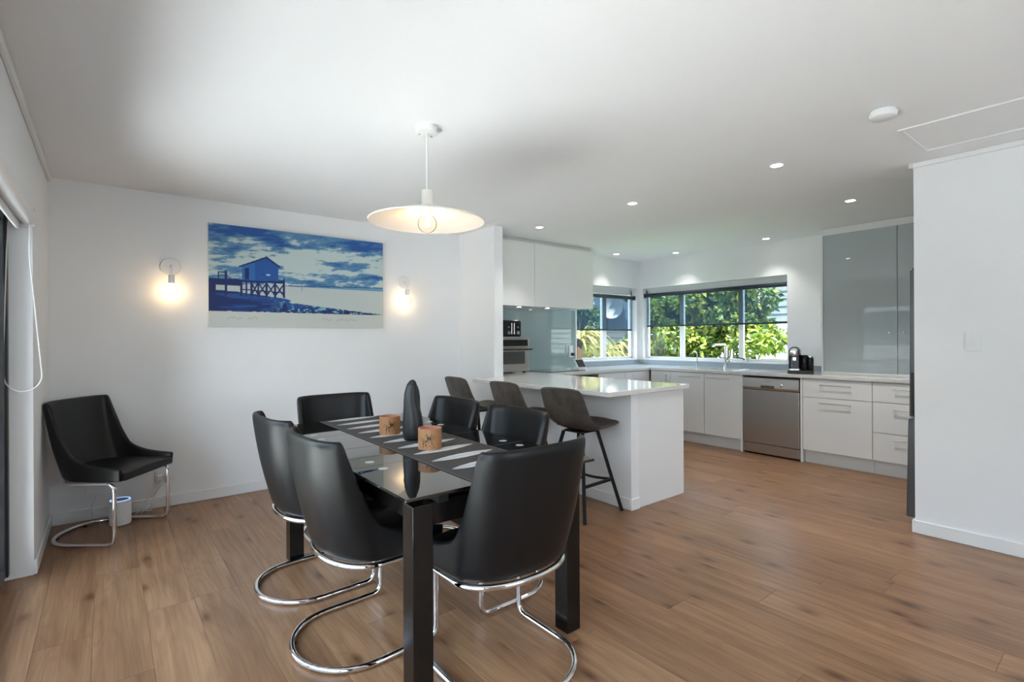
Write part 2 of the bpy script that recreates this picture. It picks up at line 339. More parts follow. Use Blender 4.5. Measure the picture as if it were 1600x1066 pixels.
# skirting boards and cornices
bh, bt = 0.085, 0.014
def skirt(name, *bx): 
    m = MB()
    for b_ in bx: m.box(*b_, 0.0005, bh, 0.004, 1)
    return m.build(name, trim_m, **st_)
skirt('baseboard_left', (XL, XL + bt, DY1, YB))
skirt('baseboard_back', (XL + bt, NX0, YB - bt, YB))
skirt('baseboard_nib', (NX0 - bt, NX0, NY, YB - bt))
skirt('baseboard_hall', (XW - bt, XW, YF, YW), (XW - bt, XW + 0.1, YW, YW + bt))
skirt('baseboard_peninsula', (NX0 + 0.02 - bt, NX0 + 0.02, HY, NY - 0.001), (NX0 + 0.02 - bt, NX1, HY - bt, HY))
def cornice(name, *bx):
    m = MB()
    for b_ in bx: m.box(*b_, CE - 0.032, CE - 0.0005, 0.004, 1)
    return m.build(name, trim_m, **st_)
cornice('trim_2', (XL, XL + 0.022, YF, YB))
cornice('trim_3', (XW - 0.022, XW, YF, YW), (XW - 0.022, XW + 0.1, YW, YW + 0.022))

# ------------------------------------------------------------------ kitchen windows
def window_right():
    w = thing('window_1', (XR + 0.10, (WY0 + WY1) / 2, WZ0), kind='structure')
    x0, x1, f = XR + 0.085, XR + 0.135, 0.032
    MB().box(x0, x1, WY0, WY1, WZ0 + 0.012, WZ0 + 0.012 + f, .003, 1).box(x0, x1, WY0, WY1, WZ1 - .075, WZ1, .003, 1).box(x0, x1, WY0, WY0 + f, WZ0 + .012 + f, WZ1 - f, .003, 1).box(x0, x1, WY1 - f, WY1, WZ0 + .012 + f, WZ1 - f, .003, 1).build('window_frame', frame_m, w)
    ml = [(4.040, 4.100), (3.198, 3.256)]
    for a, b_ in ml: box('mullion', x0 + .002, x1 - .002, a, b_, WZ0 + .012 + f, WZ1 - .075, frame_m, w, .003)
    ed = [WY0 + f, 3.198, 3.256, 4.040, 4.100, WY1 - f]
    for i in (0, 2, 4): box('pane', x0 + .02, x0 + .026, ed[i], ed[i + 1], WZ0 + .012 + f, WZ1 - .075, pane_m, w)
    box('window_sill', XR - 0.012, x1, WY0, WY1, WZ0 - .004, WZ0 + 0.012, frame_m, w, .003)
    for yy in (3.17, 3.40):
        h_ = MB().box(x0 - .035, x0, yy - .012, yy + .012, WZ0 + .030, WZ0 + .048, .003, 1).beam((x0 - .03, yy, WZ0 + .045), (x0 - .055, yy + .09, WZ0 + .062), .012); h_.build('window_stay', black_m, w)
def window_back():
    w = thing('window_2', ((WX0 + WX1) / 2, YB + 0.10, WZ0), kind='structure')
    y0, y1, f = YB + 0.085, YB + 0.135, 0.032
    MB().box(WX0, WX1, y0, y1, WZ0 + .012, WZ0 + .012 + f, .003, 1).box(WX0, WX1, y0, y1, WZ1 - .095, WZ1, .003, 1).box(WX0, WX0 + f, y0, y1, WZ0 + .012 + f, WZ1 - f, .003, 1).box(WX1 - f, WX1, y0, y1, WZ0 + .012 + f, WZ1 - f, .003, 1).build('window_frame', frame_m, w)
    box('mullion', 5.438, 5.518, y0 + .002, y1 - .002, WZ0 + .012 + f, WZ1 - .095, frame_m, w, .003)
    ed = [WX0 + f, 5.438, 5.518, WX1 - f]
    for i in (0, 2): box('pane', ed[i], ed[i + 1], y0 + .02, y0 + .026, WZ0 + .012 + f, WZ1 - .095, pane_m, w)
    box('window_sill', WX0, WX1, YB - .012, y1, WZ0 - .004, WZ0 + .012, frame_m, w, .003)
window_right(); window_back()
def blind(axis, a0, a1, pos, z1, z0, label):
    b = thing('roller_blind', ((pos, (a0 + a1) / 2, z0) if axis == 'y' else ((a0 + a1) / 2, pos, z0)), label, 'blind')
    def q(p0, p1, l0, l1, za, zb, bev=0):
        return MB().box(*( (p0, p1, l0, l1) if axis == 'y' else (l0, l1, p0, p1)), za, zb, bev, 1)
    c = (pos, a0, z1 - .03) if axis == 'y' else (a0, pos, z1 - .03)
    MB().cyl(c, .026, a1 - a0, 20, axis).build('roller_tube', blindbar_m, b)
    q(pos + .024, pos + .0252, a0 + .012, a1 - .012, z0 + .02, z1 - .03).build('blind_fabric', fabric_m, b)
    q(pos + .018, pos + .031, a0 + .012, a1 - .012, z0, z0 + .022, .003).build('bottom_bar', blindbar_m, b)
    for e in (a0 - .004, a1 - .004): q(pos - .028, pos + .028, e, e + .008, z1 - .062, z1, .002).build('end_bracket', blindbar_m, b)
blind('y', WY0 + .012, WY1 - .012, XR + .045, 1.925, 1.437, 'long navy sunscreen roller blind over the three-pane sink window')
blind('x', WX0 + .075, WX1 - .012, YB + .045, 1.895, 1.383, 'short navy sunscreen roller blind on the window beside the knife block')

# ------------------------------------------------------------------ sliding door on the left wall
dr = thing('door_1', (XL - .1, (DY0 + DY1) / 2, 0), kind='structure')
fx0, fx1 = XL - .155, XL - .095
MB().box(fx0, fx1, DY1 - .05, DY1, .03, DH, .003, 1).box(fx0, fx1, DY0, DY0 + .05, .03, DH, .003, 1).box(fx0, fx1, DY0, DY1, DH - .05, DH, .003, 1).build('door_frame', alu_m, dr)
MB().box(XL - .16, XL - .122, DY0, DY1, 0.0, .028, .003, 1).build('threshold', trim_m, dr)
n3 = (DY1 - DY0 - .1) / 3
for i in range(3):
    a = DY0 + .05 + i * n3; b_ = a + n3
    sash = MB().box(fx0 + .01, fx1 - .01, a, a + .045, .035, DH - .05).box(fx0 + .01, fx1 - .01, b_ - .045, b_, .035, DH - .05).box(fx0 + .01, fx1 - .01, a + .045, b_ - .045, .035, .09).box(fx0 + .01, fx1 - .01, a + .045, b_ - .045, DH - .10, DH - .05).build('door_sash', alu_m, dr)
    box('pane', fx0 + .025, fx0 + .031, a + .045, b_ - .045, .09, DH - .10, pane_m, sash)
rb = thing('roller_blind', (XL - .04, 1.6, 1.86), 'white roller blind rolled up above the sliding door', 'blind')
MB().cyl((XL - .018, DY0 + .03, 1.945), .040, DY1 - DY0 - .06, 24, 'y').build('blind_roll', white_m, rb)
MB().box(XL - .062, XL - .048, DY0 + .04, DY1 - .05, 1.872, 1.915, .003, 1).build('bottom_bar', white_m, rb)
for yy in (DY1 - .022, DY0 + .012): MB().box(XL - .065, XL + .012, yy, yy + .01, 1.895, 1.992, .003, 1).build('end_bracket', white_m, rb)
ch = [(XL - .088, 3.745, 1.90)] + [(XL - .092 - .004 * i, 3.745, 1.90 - .16 * i) for i in range(1, 5)]
for k in range(0, 13):
    a = pi + pi * k / 12; ch.append((XL - .034 + .074 * math.cos(a), 3.745, 1.09 + .085 * math.sin(a)))
ch += [(XL + .040 - .012 * i, 3.745, 1.09 + .16 * i) for i in range(1, 5)] + [(XL - .005, 3.745, 1.90)]
MB().tube(ch, .0035, 6, True).build('pull_chain', cord_m, rb)

# ------------------------------------------------------------------ ceiling fittings
MB().box(3.375, 3.395, .20, .865, CE - .008, CE - .0005).box(3.395, 3.87, .845, .865, CE - .008, CE - .0005).box(3.87, 3.89, .20, .865, CE - .008, CE - .0005).box(3.395, 3.87, .20, .22, CE - .008, CE - .0005).build('trim_4', trim_m, **st_)
sm = thing('smoke_alarm', (3.03, .835, 2.362), 'round white smoke alarm on the ceiling near the hatch', 'smoke alarm')
MB().lathe([(.052, 0), (.058, .006), (.060, .016), (.060, .024)], (3.03, .835, 2.362), 32).build('cover', white_m, sm)
MB().cyl((3.03, .835, 2.386), .052, .0135, 32).build('base_plate', white_m, sm)
DL = [(3.425, 3.855, 'above the peninsula beside the wall cabinets'), (3.435, 2.702, 'above the middle of the peninsula worktop'), (3.43, 1.529, 'over the open floor beyond the smoke alarm'), (4.80, 1.551, 'over the floor in front of the grey glass cabinet'),
      (5.328, 4.459, 'by the small corner window above the back worktop'), (5.881, 3.919, 'above the sink window near the corner'), (5.875, 2.74, 'above the sink window near the glass cabinet')]
for x, y, w in DL:
    d = thing('downlight', (x, y, CE - .006), 'round white recessed downlight ' + w, 'downlight', 'recessed ceiling downlights')
    MB().lathe([(.036, .001), (.036, -.0035), (.046, -.0035), (.048, -.0005)], (x, y, CE), 28, cap=False).build('bezel', white_m, d)
    MB().cyl((x, y, CE - .003), .0355, .002, 28).build('lens', led_m, d)
    l = bpy.data.lights.new('downlight_lamp', 'SPOT'); l.energy = 9 if x > 5 else (32 if x > 4 else 13); l.spot_size = math.radians(100); l.spot_blend = .8; l.shadow_soft_size = .035; l.color = (1, .97, .93)
    lo = bpy.data.objects.new('downlight_lamp', l); C.objects.link(lo); lo.location = (x, y, CE - .02); lo.parent = None
# pendant
px_, py_ = 1.335, 2.40
pd = thing('pendant_lamp', (px_, py_, 1.83), 'wide shallow white pendant lamp hanging over the dining table', 'pendant lamp')
ro = MB().lathe([(.050, -.034), (.058, -.030), (.060, -.001)], (px_, py_, CE), 32).build('ceiling_rose', whitemetal_m, pd)
for a in (0.4, 2.5): MB().cyl((px_ + .056 * math.cos(a) * .7, py_ + .056 * math.sin(a) * .7, CE - .040), .005, .007, 10).build('screw', satin_m, ro)
MB().cyl((px_, py_, 2.06), .0045, .31, 10).build('cable', cord_m, pd)
MB().lathe([(.012, 2.068), (.031, 2.064), (.032, 1.995), (.034, 1.985), (.30, 1.906), (.306, 1.902), (.303, 1.897), (.296, 1.901), (.030, 1.972), (.010, 1.976)], (px_, py_, 0), 64, cap=False).build('lamp_shade', P('shade_white', (.80, .76, .70), .45), pd)
MB().lathe([(.018, 1.972), (.020, 1.935), (.014, 1.930)], (px_, py_, 0), 20).build('lamp_holder', white_m, pd)
def bulb(c, R, par, watts, neck):
    prof = [(neck, R * 1.05)] + [(R * math.sin(a), R * math.cos(a)) for a in np.linspace(.45, pi - .02, 14)]
    g = MB().lathe(prof, c, 24, cap=False).build('bulb', bulb_m, par)
    MB().lathe([(.001, -.020), (.010, -.016), (.014, -.004), (.011, .010), (.006, .024), (.001, .030)], c, 12).build('filament', fil_m, g)
    l = bpy.data.lights.new('bulb_lamp', 'POINT'); l.energy = watts; l.color = (1.0, .66, .34); l.shadow_soft_size = .025
    o = bpy.data.objects.new('bulb_lamp', l); C.objects.link(o); o.location = (c[0], c[1], c[2] - .0)
bulb((px_, py_, 1.888), .050, pd, 1.5, .014)
# wall sconces
for x, z, lab in ((.385, 1.842, 'white wall sconce with a bare round bulb beside the dark corner chair'), (2.345, 1.846, 'white wall sconce with a bare round bulb beside the wall nib')):
    s_ = thing('wall_sconce', (x, YB, z - .25), lab, 'wall lamp', 'bare bulb wall sconces either side of the picture')
    MB().lathe([(.064, -.016), (.067, -.012), (.068, -.001)], (x, YB, z), 32, 'y').build('back_plate', whitemetal_m, s_)
    MB().tube(fillet([(x, YB - .014, z), (x, YB - .085, z + .004), (x, YB - .085, z - .075)], .02, 6), .006, 10).build('arm', whitemetal_m, s_)
    MB().lathe([(.006, -.068), (.020, -.072), (.021, -.135), (.017, -.138)], (x, YB - .085, z), 20).build('lamp_holder', whitemetal_m, s_)
    bulb((x, YB - .085, z - .185), .043, s_, .5, .013)

# ------------------------------------------------------------------ picture
def vnoise(x, y, seed):
    xi, yi = np.floor(x).astype(int), np.floor(y).astype(int); xf, yf = x - xi, y - yi
    def h(a, b):
        n = np.sin(a * 127.1 + b * 311.7 + seed * 74.7) * 43758.5453; return n - np.floor(n)
    u, v = xf * xf * (3 - 2 * xf), yf * yf * (3 - 2 * yf)
    return (h(xi, yi) * (1 - u) + h(xi + 1, yi) * u) * (1 - v) + (h(xi, yi + 1) * (1 - u) + h(xi + 1, yi + 1) * u) * v
def fbm(x, y, seed, o=5):
    t = 0; a = .5
    for i in range(o): t = t + a * vnoise(x * 2 ** i, y * 2 ** i, seed + i); a *= .5
    return t
def s2l(c): c = np.array(c) / 255.; return np.where(c <= .04045, c / 12.92, ((c + .055) / 1.055) ** 2.4)
def sst(a, b, x): t = np.clip((x - a) / (b - a), 0, 1); return t * t * (3 - 2 * t)
def inpoly(u, v, poly):
    r = np.zeros(u.shape, bool); n = len(poly)
    for i in range(n):
        (x1, y1), (x2, y2) = poly[i], poly[(i + 1) % n]
        c = ((y1 > v) != (y2 > v)); xx = (x2 - x1) * (v - y1) / ((y2 - y1) if y2 != y1 else 1e-9) + x1; r ^= c & (u < xx)
    return r
def seg(u, v, a, b, w):
    ax, ay = a; bx, by = b; k = .475; dx, dy = bx - ax, (by - ay) * k; t = np.clip(((u - ax) * dx + (v - ay) * k * dy) / (dx * dx + dy * dy + 1e-12), 0, 1)
    return np.hypot(u - ax - t * dx, (v - ay) * k - t * dy) < w / 2
def artwork(u, v, vm):
    cream, mid, deep, navy = s2l((190, 206, 204)), s2l((84, 134, 172)), s2l((28, 84, 156)), s2l((12, 44, 112))
    out_ = np.zeros(u.shape + (3,))
    wx = fbm(u * 3, v * 3, 3) - .5
    n1 = fbm(u * 3.2 + wx * 1.2 + v * 1.5, v * 5.5 - u * 1.3, 11, 6); n2 = fbm(u * 12 + v * 9, v * 26 - u * 9, 23, 5); n3 = fbm(u * 34 + v * 30, v * 60 - u * 30, 53, 3)
    d = n1 * .52 + n2 * .40 + n3 * .16 - .01
    d = d + .13 * sst(.75, 1.05, v) - .05 * np.exp(-((u - .47) ** 2 / .04 + (v - .62) ** 2 / .03))
    d = d + .26 * np.exp(-(((u - .70) / .17) ** 2 + ((v - .66 + .08 * (u - .7)) / .055) ** 2)) + .22 * np.exp(-(((u - .95) / .12) ** 2 + ((v - .52) / .05) ** 2)) + .2 * np.exp(-(((u - .88) / .14) ** 2 + ((v - .92) / .10) ** 2)) + .22 * np.exp(-(((u - .22) / .2) ** 2 + ((v - .93 + .4 * (u - .22)) / .09) ** 2)) + .25 * np.exp(-(((u - .50) / .13) ** 2 + ((v - .385) / .035) ** 2))
    d = d - .10 * np.exp(-(((u - .52) / .12) ** 2 + ((v - .85) / .13) ** 2))
    t1, t2 = sst(.50, .60, d), sst(.60, .78, d)
    sky = cream * (1 - t1)[..., None] + mid * t1[..., None]; sky = sky * (1 - t2)[..., None] + deep * t2[..., None]
    hz = .324 + (u - .4) * .078
    out_[:] = sky
    water = v < hz; wl = .324 - (u - .4) * .0
    out_[water] = s2l((190, 199, 196))
    strip = water & (v > wl + .004) & (u > .4); out_[strip] = s2l((98, 150, 178))
    hill = (v >= hz) & (v < hz + .012 + .014 * (fbm(u * 12, u * 0 + 2, 5) - .3) * (u > .6)) & (u > .38); out_[hill] = s2l((40, 84, 128))
    land = [(0, .246), (.146, .228), (.285, .195), (.385, .175), (.425, .150), (.41, .125), (.50, .105), (.64, .078), (.81, .042), (1, .006), (1, 0), (0, 0)]
    L = inpoly(u, v + .012 * (fbm(u * 40, v * 40, 8) - .5), land)
    g = fbm(u * 7, v * 30, 31, 5); gg = fbm(u * 60, v * 60, 41, 4)
    base = navy * .8 + deep * .0; ground = base + (deep - base) * sst(.42, .62, g)[..., None] * .8
    sh = sst(.28, .46, u) * sst(.50, .62, gg); ground = ground * (1 - sh)[..., None] + s2l((120, 176, 190)) * sh[..., None]
    out_[L] = ground[L]
    def put(mask, c): out_[mask] = c
    # jetty
    dk = navy * .75
    put(inpoly(u, v, [(0, .372), (.39, .392), (.39, .355), (.16, .345), (.16, .30), (0, .30)]), dk)
    put(inpoly(u, v, [(.0, .34), (.035, .34), (.035, .2), (0, .2)]), dk)
    for x in (.083, .16, .185, .21, .245, .29, .335, .384): put(seg(u, v, (x, .36), (x, .19), .011), dk)
    for x0, x1 in ((.21, .245), (.245, .29), (.29, .335), (.335, .384)):
        put(seg(u, v, (x0, .35), (x1, .20), .008), dk); put(seg(u, v, (x1, .35), (x0, .20), .008), dk)
    put(seg(u, v, (.16, .26), (.384, .245), .006), dk)
    put(seg(u, v, (.384, .42), (.384, .36), .006), dk)
    put(seg(u, v, (.047, .37), (.047, .452), .005), dk); put(seg(u, v, (.083, .37), (.083, .452), .013), dk); put(seg(u, v, (.047, .448), (.083, .448), .004), dk); put(seg(u, v, (.047, .412), (.083, .412), .003), dk)
    # hut
    put(inpoly(u, v, [(.161, .37), (.161, .535), (.242, .62), (.29, .65), (.352, .57), (.352, .38)]), s2l((26, 84, 160)))
    put(inpoly(u, v, [(.161, .37), (.161, .53), (.228, .585), (.228, .375)]), s2l((38, 104, 174)))
    put(inpoly(u, v, [(.178, .378), (.178, .515), (.199, .520), (.199, .378)]), dk)
    put(seg(u, v, (.150, .527), (.290, .662), .008), dk); put(seg(u, v, (.290, .662), (.360, .558), .010), dk)
    put(seg(u, v, (.290, .449), (.305, .449), .009), s2l((170, 205, 215)))
    put(seg(u, v, (.265, .449), (.290, .449), .004), dk)
    put(inpoly(u, v, [(.372, .03), (.375, .09), (.388, .115), (.402, .09), (.405, .03)]), dk)
    put(seg(u, v, (.485, .275), (.485, .36), .003), s2l((70, 110, 140)))
    # plain margin with faint pencil script
    M = v < 0
    out_[M] = s2l((200, 203, 197))
    rr = .006 * np.sin(u * 260) + .005 * np.sin(u * 113 + 1)
    for a, b in ((.085, .165), (.19, .245), (.60, .66), (.69, .82)):
        mk = (u > a) & (u < b) & (np.abs(v + .075 - rr * 1.6) < .006); out_[mk] = s2l((176, 180, 176))
    return out_
CX0, CX1, CZ0, CZI, CZ1, CYF = .633, 2.112, 1.384, 1.510, 2.213, YB - .036
cv = thing('canvas_picture', ((CX0 + CX1) / 2, YB, CZ0), 'wide blue canvas picture of a hut on a jetty', 'picture')
MB().box(CX0, CX1, CYF + .0015, YB - .001, CZ0, CZ1, .002, 1).build('canvas_body', P('canvas_edge', (.72, .72, .70), .7), cv)
nu, nv = 330, 176
us = np.linspace(0, 1, nu + 1); zs = np.linspace(CZ0, CZ1, nv + 1)
gu, gz = np.meshgrid(us, zs)
mb = MB(); mb.v = np.stack([CX0 + .001 + gu * (CX1 - CX0 - .002), np.full_like(gu, CYF), gz], -1).reshape(-1, 3).tolist()
mb.f = [(j * (nu + 1) + i, j * (nu + 1) + i + 1, (j + 1) * (nu + 1) + i + 1, (j + 1) * (nu + 1) + i) for j in range(nv) for i in range(nu)]
prn = mb.build('printed_face', print_m, cv)
colr = artwork(gu, (gz - CZI) / (CZ1 - CZI), None).reshape(-1, 3)
ca = prn.data.color_attributes.new('print', 'FLOAT_COLOR', 'POINT')
ca.data.foreach_set('color', np.concatenate([colr, np.ones((len(colr), 1))], 1).astype(np.float32).ravel())

# ------------------------------------------------------------------ dining table
TX0, TX1, TY0, TY1, TZ = .757, 1.655, 1.512, 3.255, .756
def ztab(y): return .752 + (y - 1.512) * .004
LX0, LX1, LY0, LY1, LW = .813, 1.622, 1.570, 3.148, .078
tb = thing('dining_table', ((TX0 + TX1) / 2, (TY0 + TY1) / 2, 0), 'black extending dining table with a glossy glass top', 'table')
seams = [TY0, 2.0, 2.375, 2.75, TY1]
for i in range(4):
    a, b_ = seams[i] + (.0012 if i else 0), seams[i + 1] - (.0012 if i < 3 else 0)
    mb = MB().box(TX0, TX1, a, b_, -.011, 0, .0015); ym = (a + b_) / 2
    mb.v = [(x, y, z + ztab(ym) + (y - ym) * .004) for x, y, z in mb.v]; mb.build('glass_panel', tglass_m, tb)
for x in (LX0, LX1 - LW):
    for y in (LY0, LY1 - LW): box('leg', x, x + LW, y, y + LW, .001, .700, P('leg_lacquer', (.006, .005, .0045), .20, spec=.4), tb, .003)
lac = MATS['leg_lacquer']
for x in (LX0 + .046, LX1 - .076): box('side_rail', x, x + .030, LY0 + LW, LY1 - LW, .615, .698, lac, tb, .002)
for y in (LY0 + .02, LY1 - .05): box('end_rail', LX0 + LW, LX1 - LW, y, y + .030, .615, .698, lac, tb, .002)
for x in (LX0 + .09, LX1 - .13): box('slide_runner', x, x + .04, TY0 + .04, TY1 - .06, .702, .736, blackmetal_m, tb)
for x in (.868, 1.578):
    for y in (1.93, 2.065, 2.685, 2.82): MB().cyl((x, y, ztab(y) + .0001), .020, .0005, 24).build('glass_disc', P('disc_satin', (.62, .62, .60), .35, .6), tb)
rn = thing('table_runner', (1.245, 2.37, TZ), 'charcoal woven table runner with white feather motifs', 'table runner')
RX0, RX1, RY0, RY1 = 1.040, 1.450, 1.515, 3.25
def on_table(mb, dz): mb.v = [(x, y, z + ztab(y) + dz) for x, y, z in mb.v]; return mb
on_table(MB().box(RX0, RX1, RY0, RY1, 0, .0016), .0008).build('cloth', runner_m, rn)
for xe in (RX0, RX1 - .003): on_table(MB().box(xe, xe + .003, RY0, RY1, 0, .0006), .0024).build('hem', P('hem_tan', (.14, .12, .10), .8), rn)
fy = [1.575 + .163 * i for i in range(11)]
for i, y in enumerate(fy):
    for sgn in (-1, 1):
        pts = []
        N = 18
        for k in range(N + 1):
            t = k / N; x = 1.072 + .345 * t; w = .034 * math.sin(pi * min(1, t * 1.02)) ** .75 if t < .98 else .001
            pts.append((x, y + .030 * t + sgn * .0016, y + .030 * t + sgn * (.0016 + w + .0012 * math.sin(k * 2.4))))
        m = MB(); m.add([(p[0], p[1], 0) for p in pts] + [(p[0], p[2], 0) for p in pts], [(k, k + 1, k + 2 + N, k + 1 + N) for k in range(N)])
        on_table(m, .0028).build('feather_half', feather_m, rn)
def cup(x, y, rot, label):
    c = thing('candle_holder', (x, y, ztab(y) + .0034), label, 'candle holder', rz=rot)
    R, Hh, n, mz = .0555, .096, 120, 48
    m = MB()
    for j in range(mz + 1):
        for i in range(n): a = 2 * pi * i / n; m.v.append((R * math.cos(a), R * math.sin(a), Hh * j / mz))
    m.f = [(j * n + i, j * n + (i + 1) % n, (j + 1) * n + (i + 1) % n, (j + 1) * n + i) for j in range(mz) for i in range(n)]
    o = m.build('cup_wall', cup_m, c, local=True)
    co = np.empty(len(o.data.vertices) * 3, np.float32); o.data.vertices.foreach_get('co', co); co = co.reshape(-1, 3)
    an = np.arctan2(co[:, 1], co[:, 0]); q = co[:, 2] / Hh
    gr = fbm(an * 30, q * 2, 3, 3); col = np.outer(gr, [.0, .0, .0]) + (np.array([.36, .165, .07]) * (1 - gr[:, None] * .5) + np.array([.50, .265, .12]) * gr[:, None] * .5)
    a2 = an
    ink = np.zeros(len(q), bool)
    for (p0, p1) in (((-.85, .28), (-.55, .40)), ((-.55, .40), (-.25, .50)), ((-.25, .50), (.10, .50)), ((.10, .50), (.42, .62)), ((-.55, .40), (-.40, .16)), ((-.3, .48), (-.42, .80)), ((-.05, .5), (.02, .76)), ((-.7, .34), (-.75, .10)), ((-.7, .34), (-.82, .52))):
        ink |= seg(a2 * .12, q, (p0[0] * .12, p0[1]), (p1[0] * .12, p1[1]), .0052)
    for (ba, bq, br) in ((-.38, .72, .09), (-.12, .60, .10), (-.28, .56, .10), (-.45, .44, .07), (-.52, .24, .05), (.0, .70, .06), (.25, .56, .05), (-.72, .30, .06)):
        ink |= np.hypot((a2 - ba), (q - bq) * 1.7) < br * (.75 + .45 * np.sin(a2 * 55 + q * 40))
    r2 = np.random.default_rng(3)
    for _ in range(26):
        a0, q0 = r2.normal(-.28, .22), r2.normal(.50, .13); a1, q1 = a0 + r2.normal(0, .12), q0 + r2.normal(0, .10)
        ink |= seg(a2 * .12, q, (a0 * .12, q0), (a1 * .12, q1), .0050)
    col[ink] = (.012, .010, .010)
    at = o.data.color_attributes.new('print', 'FLOAT_COLOR', 'POINT'); at.data.foreach_set('color', np.concatenate([col, np.ones((len(col), 1))], 1).astype(np.float32).ravel())
    MB().lathe([(.0555, .096), (.0535, .0975), (.049, .0965), (.047, .045), (.002, .043)], (0, 0, 0), 48, cap=False).build('cup_lining', cupin_m, c, local=True)
    MB().cyl((0, 0, .0002), .0553, .004, 48).build('cup_base', wood_m, c, local=True)
cup(1.198, 2.137, -1.95, 'wooden cup candle holder with black branch print before the black vase')
cup(1.208, 2.598, -1.60, 'wooden cup candle holder behind the black vase, towards the picture wall')
def vase():
    v = thing('sculpture_vase', (1.232, 2.378, ztab(2.378) + .0034), 'tall black ceramic sculpture of two leaning lobes', 'vase', rz=-.55)
    b = bmesh.new()
    def lobe(prof, ph):
        n = 28; rings = []
        for (z, cx, cy, ra, rb) in prof:
            rings.append([b.verts.new((cx + ra * math.cos(2 * pi * i / n), cy + rb * math.sin(2 * pi * i / n), z)) for i in range(n)])
        for p, q in zip(rings, rings[1:]):
            for i in range(n): b.faces.new((p[i], p[(i + 1) % n], q[(i + 1) % n], q[i]))
        b.faces.new(rings[0][::-1]); b.faces.new(rings[-1])
    lobe([(0, .002, 0, .044, .040), (.008, .002, 0, .050, .046), (.04, .002, 0, .053, .048), (.09, .001, 0, .051, .046), (.13, -.001, 0, .047, .043), (.165, -.005, 0, .041, .039), (.20, -.010, 0, .035, .036), (.235, -.010, 0, .032, .032), (.262, -.006, 0, .0295, .029), (.282, -.003, 0, .025, .024), (.295, -.001, 0, .0185, .018), (.304, 0, 0, .010, .010), (.307, 0, 0, .002, .002)], 0)
    lobe([(.08, .020, .014, .020, .022), (.13, .020, .014, .021, .022), (.18, .018, .013, .020, .022), (.215, .017, .012, .0205, .022), (.245, .015, .011, .019, .020), (.27, .012, .009, .015, .016), (.288, .009, .007, .009, .010), (.296, .007, .006, .002, .002)], 0)
    m = MB().bm(b); m.build('vase_body', vase_m, v, local=True, angle=60)
vase()

